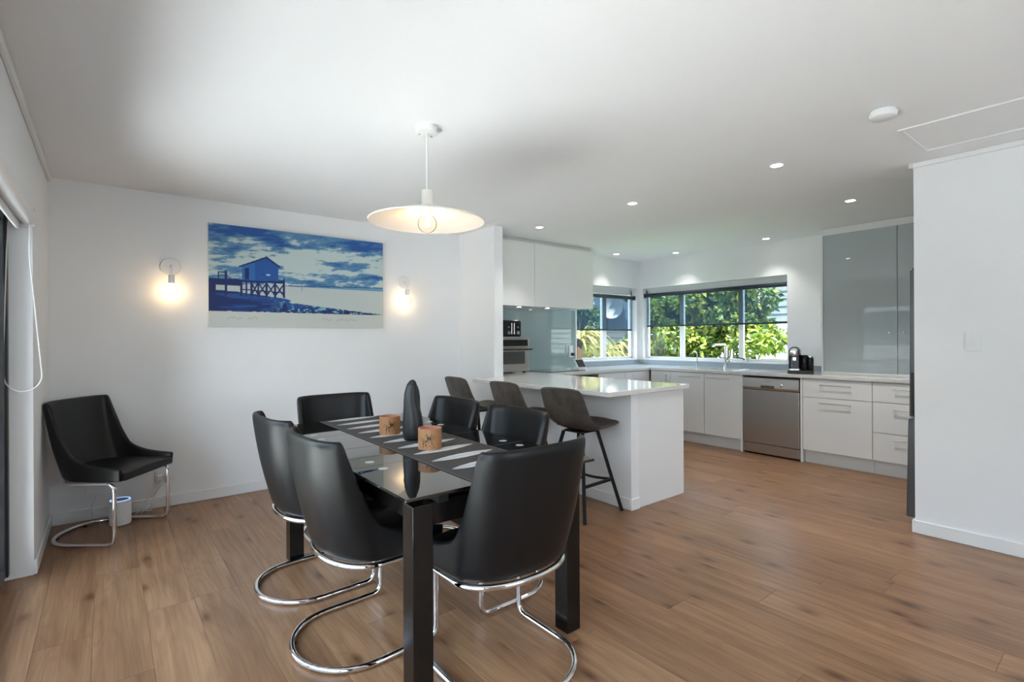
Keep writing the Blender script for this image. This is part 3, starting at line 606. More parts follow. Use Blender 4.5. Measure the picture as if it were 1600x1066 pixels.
# ------------------------------------------------------------------ dining chairs
def U_plan(n_arc=56):
    pts = [(x, -.262) for x in (.262, .20, .13, .07, .02)]
    for k in range(n_arc + 1):
        th = -pi / 2 + pi * k / n_arc; cc, ss = abs(math.cos(th)), math.sin(th)
        pts.append((-.005 - .155 * cc ** (2 / 3.0), math.copysign(abs(ss) ** (2 / 3.0), ss) * .262))
    pts += [(x, .262) for x in (.02, .07, .13, .20, .262)]
    return pts
def interp(x, xs, ys): return float(np.interp(x, xs, ys))
def dining_chair():
    c = thing('dining_chair', (0, 0, 0), 'x', 'chair')
    NV = 10; ZB = .400; NA = 56
    fr_ = (.288, .20, .13, .07, .02)
    def ring(h):
        e = 2 / (2.15 + 1.25 * h); w = .256 + .010 * h; q = [(x, -(.262 - (.262 - w) * (.262 - x) / .242)) for x in fr_]
        for k in range(NA + 1):
            th = -pi / 2 + pi * k / NA; ss = math.sin(th); q.append((-.005 - .155 * abs(math.cos(th)) ** e, math.copysign(abs(ss) ** e, ss) * w))
        return q + [(x, -y) for x, y in q[:5]][::-1]
    ref = ring(.68); n = len(ref); pl = ring(0)
    def ztop(x): return interp(x, [-.16, -.080, -.066, -.040, -.01, .035, .10, .262], [.887, .885, .79, .640, .562, .518, .494, .472])
    def pos(i, v, off):
        zt_ = ztop(ref[i][0]); z = ZB + (zt_ - ZB) * v; h = (z - ZB) / .49; q = ring(h); a, b_ = q[max(i - 1, 0)], q[min(i + 1, n - 1)]
        t = Vector((b_[0] - a[0], b_[1] - a[1])).normalized(); x, y = q[i][0] - t.y * off, q[i][1] + t.x * off
        wgt = min(1, max(0, (.10 - q[i][0]) / .20))
        return (x - .088 * h * wgt - .012 * wgt * math.sin(pi * h), y, z)
    nrm = [(1, 0)] * n
    m = MB(); idx = {}
    def vid(p): m.v.append(p); return len(m.v) - 1
    # decide which side is inward
    tq = pos(n // 2, .5, .01)[0] - pos(n // 2, .5, 0)[0]; sgn = 1 if tq > 0 else -1
    for i in range(n):
        for j in range(NV + 1):
            v = j / NV; thk = .046 - .016 * v
            idx['o', i, j] = vid(pos(i, v, 0)); idx['i', i, j] = vid(pos(i, v, sgn * thk))
        p = pos(i, 1, sgn * .015); idx['t', i] = vid((p[0], p[1], p[2] + .009))
    for i in range(n - 1):
        for j in range(NV):
            m.f.append((idx['o', i, j], idx['o', i + 1, j], idx['o', i + 1, j + 1], idx['o', i, j + 1])); m.f.append((idx['i', i, j + 1], idx['i', i + 1, j + 1], idx['i', i + 1, j], idx['i', i, j]))
        m.f.append((idx['o', i, NV], idx['o', i + 1, NV], idx['t', i + 1], idx['t', i])); m.f.append((idx['t', i], idx['t', i + 1], idx['i', i + 1, NV], idx['i', i, NV]))
        m.f.append((idx['o', i, 0], idx['i', i, 0], idx['i', i + 1, 0], idx['o', i + 1, 0]))
    for i in (0, n - 1):
        for j in range(NV): m.f.append((idx['o', i, j], idx['o', i, j + 1], idx['i', i, j + 1], idx['i', i, j]))
        m.f.append((idx['o', i, NV], idx['t', i], idx['i', i, NV]))
    m.build('backrest', leather_m, c, local=True, angle=70, subsurf=1)
    # seat pad
    def hw(x):
        if x >= -.005: return .232
        t = min(1, (-.005 - x) / .128); return .232 * (1 - t ** 2.5) ** (1 / 2.5)
    s = MB(); xs = [-.128, -.118, -.10, -.07, -.03, .02, .08, .14, .21, .268, .292]; NY_ = 10
    for k, x in enumerate(xs):
        for j in range(NY_ + 1):
            y = (-1 + 2 * j / NY_) * max(hw(x), .02); dome = .014 * (1 - (y / .24) ** 2) - (.010 if k == len(xs) - 1 else 0)
            s.v.append((x, y, .452 + dome))
        for j in range(NY_ + 1): s.v.append((x, (-1 + 2 * j / NY_) * max(hw(x), .02), .402))
    w2 = 2 * (NY_ + 1)
    for k in range(len(xs) - 1):
        for j in range(NY_):
            a = k * w2 + j; s.f.append((a, a + 1, a + w2 + 1, a + w2)); b0 = a + NY_ + 1; s.f.append((b0, b0 + w2, b0 + w2 + 1, b0 + 1))
        for j in (0, NY_): a = k * w2 + j; s.f.append((a, a + w2, a + w2 + NY_ + 1, a + NY_ + 1))
    for k in (0, len(xs) - 1):
        for j in range(NY_): a = k * w2 + j; s.f.append((a, a + 1, a + NY_ + 2, a + NY_ + 1))
    s.build('seat', leather_m, c, local=True, angle=60, bevel=.010)
    # chrome cantilever frame
    zt = .388; up = []
    pu = [(x * .985, y * .965) for x, y in pl if x < .15]
    path = [Vector((x, y, zt)) for x, y in pu]
    path += fillet([(.13, .253, zt), (.243, .253, zt), (.243, .253, .0135), (-.02, .253, .0135)], .05, 6)[1:]
    for k in range(1, 20): a = pi / 2 + pi * k / 20; path.append(Vector((-.03 + .225 * math.cos(a), .253 * math.sin(a), .0135)))
    path += fillet([(-.02, -.253, .0135), (.243, -.253, .0135), (.243, -.253, zt), (.13, -.253, zt)], .05, 6)[:-1]
    MB().tube(path, .0122, 12, True).build('cantilever_frame', chrome_m, c, local=True, angle=60)
    for y in (-.11, .11): MB().cyl((-.225 - .0, y, 0.0), .011, .006, 12).build('glide', black_m, c, local=True)
    return c
ch0 = dining_chair()
spots = [(.838, 2.145, .05, 'black leather cantilever chair on the door side of the table, at the glossy bare end'),
         (.838, 2.790, .05, 'black leather cantilever chair on the door side of the table, next to the wall-end chair'),
         (1.235, 1.590, pi / 2, 'black leather cantilever chair tucked in at the end of the table away from the picture'),
         (1.240, 3.375, -pi / 2, 'black leather cantilever chair at the table end below the picture'),
         (1.575, 2.165, pi, 'black leather cantilever chair between the table and the bar stools, nearer the open floor'),
         (1.575, 2.790, pi, 'black leather cantilever chair between the table and the bar stools, nearer the picture wall'),
         (-.010, 4.335, -.648, 'black leather cantilever chair standing alone in the room corner')]
for i, (x, y, a, lab) in enumerate(spots):
    o = ch0 if i == 0 else copy_tree(ch0)
    o.location = (x, y, 0); o.rotation_euler = (0, 0, a); o['label'] = lab; o['group'] = 'black leather dining chairs'

# ------------------------------------------------------------------ bar stools
def bar_stool():
    c = thing('bar_stool', (0, 0, 0), 'x', 'bar stool')
    prof = [(-.245, .925), (-.232, .87), (-.218, .81), (-.204, .75), (-.185, .695), (-.150, .645), (-.095, .612), (-.03, .598), (.05, .600), (.13, .612), (.19, .626), (.226, .636), (.240, .640)]
    hwid = [.192, .202, .208, .212, .214, .216, .214, .210, .206, .203, .198, .190, .178]
    wing = [.012, .018, .026, .036, .046, .050, .046, .036, .026, .018, .012, .008, .006]
    n = len(prof); NU = 14; m = MB(); TH = .026
    for off in (0, 1):
        for i, (x, z) in enumerate(prof):
            a, b_ = prof[max(i - 1, 0)], prof[min(i + 1, n - 1)]; t = Vector((b_[0] - a[0], b_[1] - a[1])).normalized(); nx, nz = -t.y, t.x   # inward/up normal
            if nz < 0 and i > 6: nx, nz = -nx, -nz
            if i <= 6 and nx < 0: nx, nz = -nx, -nz
            for j in range(NU + 1):
                u = -1 + 2 * j / NU; wv = wing[i] * abs(u) ** 2.6 + off * TH * (1 - .5 * abs(u) ** 6); hw_ = hwid[i] * (1 - off * .02)
                rc = 1.0
                if i == 0: z_ = z - .018 * abs(u) ** 4
                else: z_ = z
                m.v.append((x + nx * wv, u * hw_, z_ + nz * wv))
    W1 = NU + 1; k = n * W1
    for i in range(n - 1):
        for j in range(NU):
            a = i * W1 + j; m.f.append((a, a + 1, a + W1 + 1, a + W1)); m.f.append((k + a, k + a + W1, k + a + W1 + 1, k + a + 1))
        for j in (0, NU): a = i * W1 + j; m.f.append((a, a + W1, k + a + W1, k + a))
    for i in (0, n - 1):
        for j in range(NU): a = i * W1 + j; m.f.append((a, a + 1, k + a + 1, k + a))
    m.build('shell', stool_m, c, local=True, angle=70, subsurf=1)
    s = MB(); xs = [-.12, -.06, .0, .07, .13, .18, .222, .236]; zs_ = [.648, .643, .642, .646, .652, .660, .663, .655]; hw2 = [.14, .165, .172, .174, .172, .168, .158, .140]
    for q in (0, 1):
        for x, z, h in zip(xs, zs_, hw2):
            for j in range(9): u = -1 + j / 4; s.v.append((x, u * h, z + .010 * (1 - u * u) if q else z - .020))
    for q in (0, 1):
        for i in range(7):
            for j in range(8): a = q * 72 + i * 9 + j; s.f.append((a, a + 1, a + 10, a + 9) if q else (a, a + 9, a + 10, a + 1))
    for i in range(7):
        for j in (0, 8): a = i * 9 + j; s.f.append((a, a + 9, a + 81, a + 72))
    for i in (0, 7):
        for j in range(8): a = i * 9 + j; s.f.append((a, a + 1, a + 73, a + 72))
    s.build('seat_pad', stoolseat_m, c, local=True, angle=70, subsurf=1)
    MB().box(-.085, .085, -.09, .09, .588, .602, .003, 1).build('mount_plate', blackmetal_m, c, local=True)
    F = {}
    for sx in (-1, 1):
        for sy in (-1, 1):
            a, b_ = Vector((sx * .085, sy * .09, .592)), Vector((sx * .214, sy * .212, .0)); F[sx, sy] = (a, b_)
            MB().beam(a, b_ + Vector((0, 0, .001)), .024, .024).build('leg', blackmetal_m, c, local=True)
    at = lambda k_, z: F[k_][0].lerp(F[k_][1], (.592 - z) / .592)
    for sy in (-1, 1): MB().beam(at((-1, sy), .235), at((1, sy), .235), .018, .018).build('side_rail', blackmetal_m, c, local=True)
    MB().beam(at((-1, -1), .30), at((-1, 1), .30), .018, .018).build('rear_rail', blackmetal_m, c, local=True)
    a, b_ = at((1, -1), .235), at((1, 1), .235); pts = [a.lerp(b_, t) + Vector((-.055 * math.sin(pi * t), 0, 0)) for t in np.linspace(0, 1, 11)]
    MB().tube(pts, .010, 8).build('footrest', blackmetal_m, c, local=True)
    return c
bs = bar_stool()
for i, (x, y, a, lab) in enumerate([(2.745, 2.645, .07, 'brown leather bar stool at the open end of the peninsula'), (2.762, 3.315, .0, 'brown leather bar stool in the middle of the row of three'), (2.745, 4.02, -.02, 'brown leather bar stool beside the wall nib')]):
    o = bs if i == 0 else copy_tree(bs)
    o.location = (x, y, 0); o.rotation_euler = (0, 0, a); o['label'] = lab; o['group'] = 'brown bar stools along the peninsula'

# ------------------------------------------------------------------ kitchen: worktop, cabinets
ZT, TT = .895, .035
WF, BFY = 5.535, 4.085
PX0, PX1, PY0 = 2.745, 3.738, 2.37
m = MB(); b = bmesh.new()
poly = [(PX0, PY0), (PX1, PY0), (PX1, BFY), (WF, BFY), (WF, .30), (XR - .002, .30), (XR - .002, YB - .002), (NX1 + .002, YB - .002), (NX1 + .002, NY - .002), (PX0, NY - .002)]
fv = [b.verts.new((x, y, ZT)) for x, y in poly]; face = b.faces.new(fv)
ex = bmesh.ops.extrude_face_region(b, geom=[face]); bmesh.ops.translate(b, verts=[g for g in ex['geom'] if isinstance(g, bmesh.types.BMVert)], vec=(0, 0, -TT))
# sink cut-out is modelled as an inset bowl just under a thin rim
MB().bm(b).build('worktop', quartz_m, label='continuous glossy pale stone worktop running from the peninsula round to the sink', cat='worktop', bevel=.003)
def handle_y(par, x, y0, y1, z): return MB().tube([(x - .028, y0, z), (x - .028, y1, z)], .005, 8).cyl((x - .028, y0 + .015, z), .004, .028, 8, 'x').cyl((x - .028, y1 - .015, z), .004, .028, 8, 'x').build('handle', satin_m, par)
def handle_x(par, x0, x1, y, z): return MB().tube([(x0, y - .028, z), (x1, y - .028, z)], .005, 8).cyl((x0 + .015, y - .028, z), .004, .028, 8, 'y').cyl((x1 - .015, y - .028, z), .004, .028, 8, 'y').build('handle', satin_m, par)
XD = 5.552; KX = 5.60; ZD0, ZD1 = .133, .853
def base_right(y0, y1, label, fronts, name='base_cabinet'):
    u = thing(name, (5.85, (y0 + y1) / 2, 0), label, 'cabinet')
    box('carcass', XD + .021, XR - .004, y0 + .001, y1 - .001, .13, .858, carc_m, u)
    box('kickboard', KX, KX + .016, y0 + .001, y1 - .001, .001, .129, kick_m, u)
    for nm, a, b_, z0, z1, hy in fronts:
        f = box(nm, XD, XD + .019, a + .0018, b_ - .0018, z0 + .0018, z1 - .0018, cab_m, u, .0012)
        if hy:
            if len(hy) == 3: handle_y(f, XD, *hy)
            else: MB().tube([(XD - .028, hy[0], hy[1]), (XD - .028, hy[0], hy[2])], .005, 8).cyl((XD - .028, hy[0], hy[1] + .012), .004, .028, 8, 'x').cyl((XD - .028, hy[0], hy[2] - .012), .004, .028, 8, 'x').build('handle', satin_m, f)
    return u
base_right(3.785, 4.083, 'narrow white corner base cabinet with an upright handle', [('door', 3.785, 4.083, ZD0, ZD1, (3.835, .715, .812, 0))])
base_right(2.880, 3.784, 'white double-door base cabinet below the sink', [('door', 3.327, 3.784, ZD0, ZD1, (3.36, 3.66, .806)), ('door', 2.880, 3.324, ZD0, ZD1, (3.00, 3.29, .804))])
box('end_panel', XD - .002, XR - .004, 2.858, 2.879, .001, .858, cab_m, label='white upright end panel between the sink doors and the steel dishwasher', cat='panel')
box('end_panel', XD - .002, XR - .004, 2.230, 2.251, .001, .858, cab_m, label='white upright end panel between the steel dishwasher and the drawers', cat='panel')
base_right(1.625, 2.229, 'white base unit with one shallow and one deep drawer below the coffee machine', [('drawer', 1.625, 2.229, .672, ZD1, (1.79, 2.065, .799)), ('drawer', 1.625, 2.229, ZD0, .670, (1.79, 2.065, .619))], 'drawer_unit')
base_right(1.02, 1.624, 'white base unit of three drawers next to the fridge', [('drawer', 1.02, 1.624, .674, ZD1, (1.18, 1.46, .800)), ('drawer', 1.02, 1.624, .394, .672, (1.18, 1.46, .616)), ('drawer', 1.02, 1.624, ZD0, .392, (1.18, 1.46, .344))], 'drawer_unit')
base_right(.31, 1.019, 'white base cabinet beyond the three drawers, facing the back of the fridge alcove', [('door', .31, 1.019, ZD0, ZD1, None)])
# dishwasher
dw = thing('dishwasher', (5.8, 2.5545, 0), 'brushed steel dishwasher between white cabinets', 'dishwasher')
a, b_ = 2.256, 2.853
box('body', XD + .03, XR - .05, a, b_, .02, .850, black_m, dw)
box('door_panel', XD - .004, XD + .03, a + .004, b_ - .004, .125, .706, steel_m, dw, .004)
cp = MB().prism([(XD - .004, .712), (XD - .018, .735), (XD - .012, .835), (XD + .028, .838), (XD + .028, .712)], a + .004, b_ - .004).build('control_panel', satin_m, dw, bevel=.002)
box('grip_recess', XD - .0215, XD - .016, 2.505, 2.645, .728, .758, P('grip_dark', (.12, .11, .10), .4, .6), cp, .002)
MB().lathe([(.016, 0), (.018, .002), (.017, .010)], (XD - .0245, 2.43, .768), 20, 'x').build('dial', chrome_m, cp)
box('badge', XD - .0175, XD - .0145, 2.55, 2.60, .800, .806, grey_m, cp)
box('plinth', XD + .004, XD + .024, a + .004, b_ - .004, .018, .118, steel_m, dw, .003)
for yy in (a + .05, b_ - .05): MB().cyl((XD + .05, yy, 0.0005), .018, .022, 12).build('foot', black_m, dw)
# back run
DYF = BFY + .017
def base_back(x0, x1, label, fronts, name='base_cabinet'):
    u = thing(name, ((x0 + x1) / 2, 4.4, 0), label, 'cabinet')
    box('carcass', x0 + .001, x1 - .001, DYF + .021, YB - .004, .13, .858, carc_m, u)
    box('kickboard', x0 + .001, x1 - .001, DYF + .048, DYF + .064, .001, .129, kick_m, u)
    for nm, a, b_, z0, z1, h in fronts:
        f = box(nm, a + .0018, b_ - .0018, DYF, DYF + .019, z0 + .0018, z1 - .0018, cab_m, u, .0012)
        if h: handle_x(f, h[0], h[1], DYF, h[2])
base_back(4.565, 5.06, 'white drawer cabinet under the back worktop beside the oven', [('drawer', 4.565, 5.06, .62, ZD1, (4.70, 4.92, .79)), ('drawer', 4.565, 5.06, ZD0, .618, (4.70, 4.92, .56))], 'drawer_unit')
base_back(5.062, 5.548, 'white base cabinet filling the inside corner of the back run', [('door', 5.062, 5.20, ZD0, ZD1, None), ('door', 5.20, 5.548, ZD0, ZD1, None)])
ov = thing('oven', (4.26, 4.4, 0), 'black built-in oven below the cooktop', 'oven')
box('carcass', 3.962, 4.563, DYF + .021, YB - .004, .13, .858, carc_m, ov)
box('oven_door', 3.967, 4.559, DYF - .006, DYF + .018, .25, .735, blackgloss_m, ov, .003)
box('control_strip', 3.967, 4.559, DYF - .006, DYF + .018, .740, .850, blackgloss_m, ov, .003)
handle_x(ov, 4.03, 4.50, DYF - .006, .70)
box('kickboard', 3.962, 4.563, DYF + .048, DYF + .064, .001, .129, kick_m, ov)
ck = thing('cooktop', (4.13, 4.43, ZT), 'flat black glass cooktop set in the back worktop', 'cooktop')
box('glass_top', 3.83, 4.43, 4.18, 4.66, ZT + .0006, ZT + .006, P('cooktop_glass', (.02, .022, .024), .05, ior=1.8), ck, .0015)
for cx_, cy_, rr in ((3.98, 4.30, .075), (4.28, 4.30, .09), (3.98, 4.54, .09), (4.28, 4.54, .075)): MB().lathe([(rr, .0062), (rr, .0065), (rr - .003, .0065), (rr - .003, .0062)], (cx_, cy_, ZT), 40, cap=False).build('hob_ring', grey_m, ck)
# peninsula carcass
pn = thing('peninsula_cabinet', (3.42, 3.2, 0), 'white peninsula cabinet block behind the half wall', 'cabinet')
box('end_panel', NX1 + .001, 3.705, HY, HY + .018, .001, .858, cab_m, pn, .001)
box('carcass', NX1 + .001, 3.683, HY + .019, BFY - .01, .13, .858, carc_m, pn)
box('kickboard', 3.62, 3.636, HY + .019, BFY - .01, .001, .129, kick_m, pn)
for i in range(3):
    y0 = HY + .02 + i * .55; f = box('door', 3.684, 3.703, y0 + .002, y0 + .548, ZD0, ZD1, cab_m, pn, .0012)
    MB().tube([(3.731, y0 + .1, .80), (3.731, y0 + .45, .80)], .005, 8).cyl((3.703, y0 + .12, .80), .004, .028, 8, 'x').cyl((3.703, y0 + .43, .80), .004, .028, 8, 'x').build('handle', satin_m, f)
# wall cabinet
wc = thing('wall_cabinet', (3.95, 4.54, 1.645), 'white overhead wall cabinet above the teal splashback', 'cabinet')
box('carcass', NX1 + .001, 4.775, 4.392, YB - .002, 1.645, 2.357, cab_m, wc)
for a, b_ in ((NX1 + .002, 3.806), (3.808, 4.776)): box('door', a + .0015, b_ - .0015, 4.371, 4.390, 1.640, 2.357, cab_m, wc, .0012)
box('top_filler', NX1 + .001, 4.765, 4.405, YB - .002, 2.358, CE - .002, carc_m, wc)
for x in (3.72, 4.16):
    MB().cyl((x, 4.55, 1.640), .030, .0048, 24).build('cabinet_light', satin_m, wc); MB().cyl((x, 4.55, 1.6385), .024, .0014, 24).build('light_lens', led_m, wc)
# splashbacks
sp = thing('splashback', (3.96, YB - .006, ZT), 'glossy teal glass splashback behind the toaster oven', 'splashback')
box('glass_sheet', NX1 + .002, 4.800, YB - .008, YB - .002, ZT + .001, 1.638, splash_m, sp)
box('edge_trim', 4.801, 4.822, YB - .012, YB - .001, ZT + .001, 1.638, trim_m, sp)
box('upstand_glass', 4.826, XR - .009, YB - .008, YB - .002, ZT + .001, WZ0 - .006, upst_m, label='low grey-blue glass upstand below the back window', cat='splashback')
box('upstand_glass', XR - .008, XR - .002, 2.17, YB - .002, ZT + .001, WZ0 - .006, upst_m, label='low grey-blue glass upstand running below the sink window', cat='splashback')
# tall glass front cabinet on the bench
gc = thing('glass_front_cabinet', (6.0, 1.5, ZT), 'tall bench cabinet with grey-blue sliding glass doors', 'cabinet')
XG = 5.853
box('side_panel', XG - .004, XR - .012, 2.144, 2.163, ZT + .001, CE - .003, cab_m, gc, .001)
box('head_rail', XG - .006, XR - .004, .32, 2.143, 2.328, CE - .003, cab_m, gc, .001)
box('bottom_track', XG - .006, XG + .06, .32, 2.143, ZT + .001, ZT + .026, cab_m, gc, .001)
box('back_panel', XR - .03, XR - .012, .32, 2.143, ZT + .001, 2.327, carc_m, gc)
for a, b_, dx in ((1.508, 2.142, 0), (.88, 1.504, -.0), (.34, .876, 0)):
    g = box('glass_door', XG + dx, XG + dx + .008, a, b_, ZT + .027, 2.327, cglass_m, gc)
for yy in (1.565, 1.455): MB().lathe([(.006, 0), (.010, -.006), (.013, -.014), (.010, -.020)], (XG, yy, 1.315), 16, 'x').build('knob', chrome_m, gc)
# fridge
fr = thing('fridge', (4.6, .66, 0), 'grey steel fridge freezer standing behind the white hall wall', 'fridge')
FX0, FX1 = 4.235, 4.935
box('body', FX0 + .005, FX1 - .005, .30, .965, .035, 1.715, P('fridge_side', (.20, .20, .21), .4, .5), fr, .004)
def fdoor(name, z0, z1, yt, yb_):
    return MB().add([(x, y, z) for z, ye in ((z0, yb_), (z1, yt)) for x, y in ((FX0, .972), (FX1, .972), (FX1, ye), (FX0, ye))], [(0, 3, 2, 1), (4, 5, 6, 7), (0, 1, 5, 4), (1, 2, 6, 5), (2, 3, 7, 6), (3, 0, 4, 7)]).build(name, steelv_m, fr, bevel=.006)
ud = fdoor('upper_door', .735, 1.722, 1.020, 1.028)
box('grip_slot', FX0 - .0015, FX0 + .004, .998, 1.020, .745, 1.035, black_m, ud, .004)
fdoor('lower_door', .060, .722, 1.034, 1.047)
box('hinge', FX0 + .03, FX0 + .09, .95, 1.015, 1.7225, 1.738, black_m, fr, .003)
for x in (FX0 + .06, FX1 - .06): MB().cyl((x, .93, 0.0), .02, .045, 12).build('foot', black_m, fr)
# ------------------------------------------------------------------ benchtop things
to = thing('toaster_oven', (3.48, 4.45, ZT), 'brushed steel toaster oven standing below the black toaster', 'toaster oven')
OX0, OX1, OY0, OY1 = 3.235, 3.685, 4.315, 4.655
box('body', OX0, OX1, OY0 + .012, OY1, ZT + .022, 1.283, steel_m, to, .008)
box('display_panel', OX0 + .012, OX1 - .030, OY0 + .004, OY0 + .014, 1.195, 1.262, blackgloss_m, to, .002)
od = box('glass_door', OX0 + .010, OX1 - .010, OY0 + .002, OY0 + .014, .945, 1.165, steel_m, to, .004)
box('door_window', OX0 + .05, OX1 - .075, OY0 - .0005, OY0 + .004, 1.0, 1.135, P('oven_window', (.05, .055, .05), .1), od, .003)
MB().tube([(OX0 + .02, OY0 - .030, 1.158), (OX1 + .004, OY0 - .030, 1.158)], .009, 10).box(OX0 + .03, OX0 + .05, OY0 - .03, OY0 + .004, 1.152, 1.164).box(OX1 - .05, OX1 - .03, OY0 - .03, OY0 + .004, 1.152, 1.164).build('door_handle', P('handle_dark', (.06, .06, .06), .3, .8), od)
box('badge', OX0 + .19, OX0 + .26, OY0 - .0005, OY0 + .003, .960, .968, grey_m, od)
for x in (OX0 + .05, OX1 - .05):
    for y in (OY0 + .05, OY1 - .05): MB().cyl((x, y, ZT + .0005), .015, .022, 12).build('foot', black_m, to)
ts = thing('toaster', (3.44, 4.46, 1.2835), 'black toaster with chrome knobs on top of the toaster oven', 'toaster')
box('body', 3.29, 3.595, 4.352, 4.56, 1.297, 1.478, P('toaster_black', (.012, .012, .012), .22), ts, .018)
box('base_band', 3.285, 3.60, 4.347, 4.565, 1.2840, 1.2965, chrome_m, ts, .003)
for x in (3.405, 3.535):
    MB().lathe([(.021, 0), (.023, -.006), (.019, -.018)], (x, 4.352, 1.340), 20, 'y').build('dial', chrome_m, ts)
    MB().lathe([(.009, 0), (.010, -.012)], (x, 4.352, 1.400), 14, 'y').build('button', chrome_m, ts)
for x in (3.455, 3.490): box('lever_track', x - .006, x + .006, 4.348, 4.353, 1.325, 1.445, chrome_m, ts, .001)
kb = thing('knife_block', (4.885, 4.765, WZ0 + .012), 'wooden knife block with black handled knives on the window sill', 'knife block')
zk = WZ0 + .0125
MB().prism([(4.845, zk), (4.925, zk), (4.925, zk + .14), (4.875, zk + .185), (4.845, zk + .185)], 4.715, 4.785).build('block', wood_m, kb, bevel=.003)
for i, (x, y, l) in enumerate(((4.86, 4.735, .12), (4.885, 4.735, .10), (4.905, 4.735, .09), (4.86, 4.765, .13), (4.885, 4.765, .11), (4.905, 4.765, .10))):
    MB().beam((x, y, zk + .165 - (x - 4.86) * .6), (x + .055, y, zk + .165 - (x - 4.86) * .6 + l), .012, .020).build('knife_handle', black_m, kb)
td = thing('smart_display', (4.52, 4.37, ZT), 'small white framed tablet display leaning on the back worktop', 'tablet')
MB().prism([(4.335, ZT + .022), (4.350, ZT + .018), (4.425, ZT + .118), (4.412, ZT + .126)], 4.47, 4.62, 'x').build('tablet_frame', white_m, td, bevel=.003)
MB().add([(4.482, 4.3405, ZT + .0325), (4.608, 4.3405, ZT + .0325), (4.608, 4.4045, ZT + .1185), (4.482, 4.4045, ZT + .1185)], [(0, 1, 2, 3)]).prism([(4.3405, ZT + .0325), (4.3425, ZT + .0305), (4.4065, ZT + .1165), (4.4045, ZT + .1185)], 4.482, 4.608, 'x').build('screen', screen_m, td)
MB().prism([(4.335, ZT + .001), (4.46, ZT + .001), (4.43, ZT + .03), (4.36, ZT + .026)], 4.485, 4.605, 'x').build('stand', white_m, td, bevel=.003)
so = thing('power_outlet', (4.712, YB - .008, 1.12), 'white power outlet with a black plug on the teal splashback', 'power outlet')
box('plate', 4.672, 4.748, YB - .017, YB - .0085, 1.03, 1.185, white_m, so, .003)
box('plug', 4.705, 4.742, YB - .055, YB - .017, 1.05, 1.09, black_m, so, .006)
# sink and taps
sk = thing('sink', (5.86, 3.35, ZT), 'inset steel sink below the long window', 'sink')
MB().box(5.66, 6.03, 3.02, 3.70, ZT + .0006, ZT + .0028, .001, 1).build('rim', steel_m, sk)
box('bowl_floor', 5.685, 5.965, 3.06, 3.66, ZT + .0029, ZT + .0036, P('sink_bowl', (.30, .29, .28), .3, 1.0), sk)
MB().cyl((5.82, 3.36, ZT + .0037), .035, .002, 24).build('drain', chrome_m, sk)
tp = thing('kitchen_tap', (6.0, 3.30, ZT + .003), 'tall square chrome mixer tap at the sink', 'tap')
MB().cyl((6.0, 3.30, ZT + .003), .024, .05, 20).build('tap_base', chrome_m, tp)
MB().tube(fillet([(6.0, 3.30, ZT + .05), (6.0, 3.30, 1.19), (5.80, 3.34, 1.19), (5.80, 3.34, 1.165)], .025, 6), .0135, 12).build('spout', chrome_m, tp)
MB().beam((6.0, 3.30, ZT + .06), (6.0, 3.235, ZT + .10), .010).build('lever', chrome_m, tp)
tf = thing('filter_tap', (6.0, 3.69, ZT + .001), 'slim chrome filter tap beside the sink', 'tap')
MB().cyl((6.0, 3.69, ZT + .003), .014, .045, 16).build('tap_base', chrome_m, tf)
MB().tube(fillet([(6.0, 3.69, ZT + .04), (6.0, 3.69, 1.085), (5.93, 3.70, 1.10), (5.90, 3.705, 1.07)], .03, 6), .005, 10).build('spout', chrome_m, tf)
mg = thing('steel_cup', (6.19, 3.12, WZ0 + .0125), 'small steel cup standing on the sill of the sink window', 'cup')
MB().lathe([(.026, 0), (.030, .002), (.032, .055), (.030, .055), (.027, .006), (.001, .005)], (6.19, 3.12, WZ0 + .0125), 24, cap=False).build('cup_body', satin_m, mg)
# coffee machine
cm = thing('coffee_machine', (5.80, 2.345, ZT + .001), 'black capsule coffee machine with a milk frother by the glass cabinet', 'coffee machine', rz=.36)
def cmb(name, mat, *bx, bev=.008, par=None):
    m = MB()
    for q in bx: m.box(*q, bev)
    return m.build(name, mat, par or cm, local=True)
cmb('drip_base', black_m, (-.15, .12, -.12, .12, 0.0, .030))
cmb('body', blackgloss_m, (-.075, .12, -.002, .112, .030, .225), bev=.02)
MB().lathe([(.052, -.14), (.056, -.12), (.056, .10), (.045, .125)], (0, .055, .225), 28, 'x').build('brew_head', P('charcoal_gloss', (.03, .03, .03), .15), cm, local=True)
MB().lathe([(.036, -.150), (.042, -.147), (.042, -.138)], (0, .055, .225), 28, 'x').build('round_badge', chrome_m, cm, local=True)
cmb('coffee_spout', chrome_m, (-.12, -.074, .035, .075, .130, .175), bev=.006)
cmb('cup_tray', satin_m, (-.148, -.078, .01, .10, .031, .050), bev=.003)
MB().lathe([(.034, .031), (.036, .035), (.036, .175), (.030, .190)], (.01, -.035, 0), 24).build('water_tank', P('smoked_tank', (.02, .02, .022), .1), cm, local=True)
MB().lathe([(.028, .031), (.030, .034), (.030, .150), (.026, .165)], (-.02, -.090, 0), 24).build('milk_frother', black_m, cm, local=True)
MB().lathe([(.031, .165), (.031, .178), (.012, .190)], (-.02, -.090, 0), 24).build('frother_lid', chrome_m, cm, local=True)

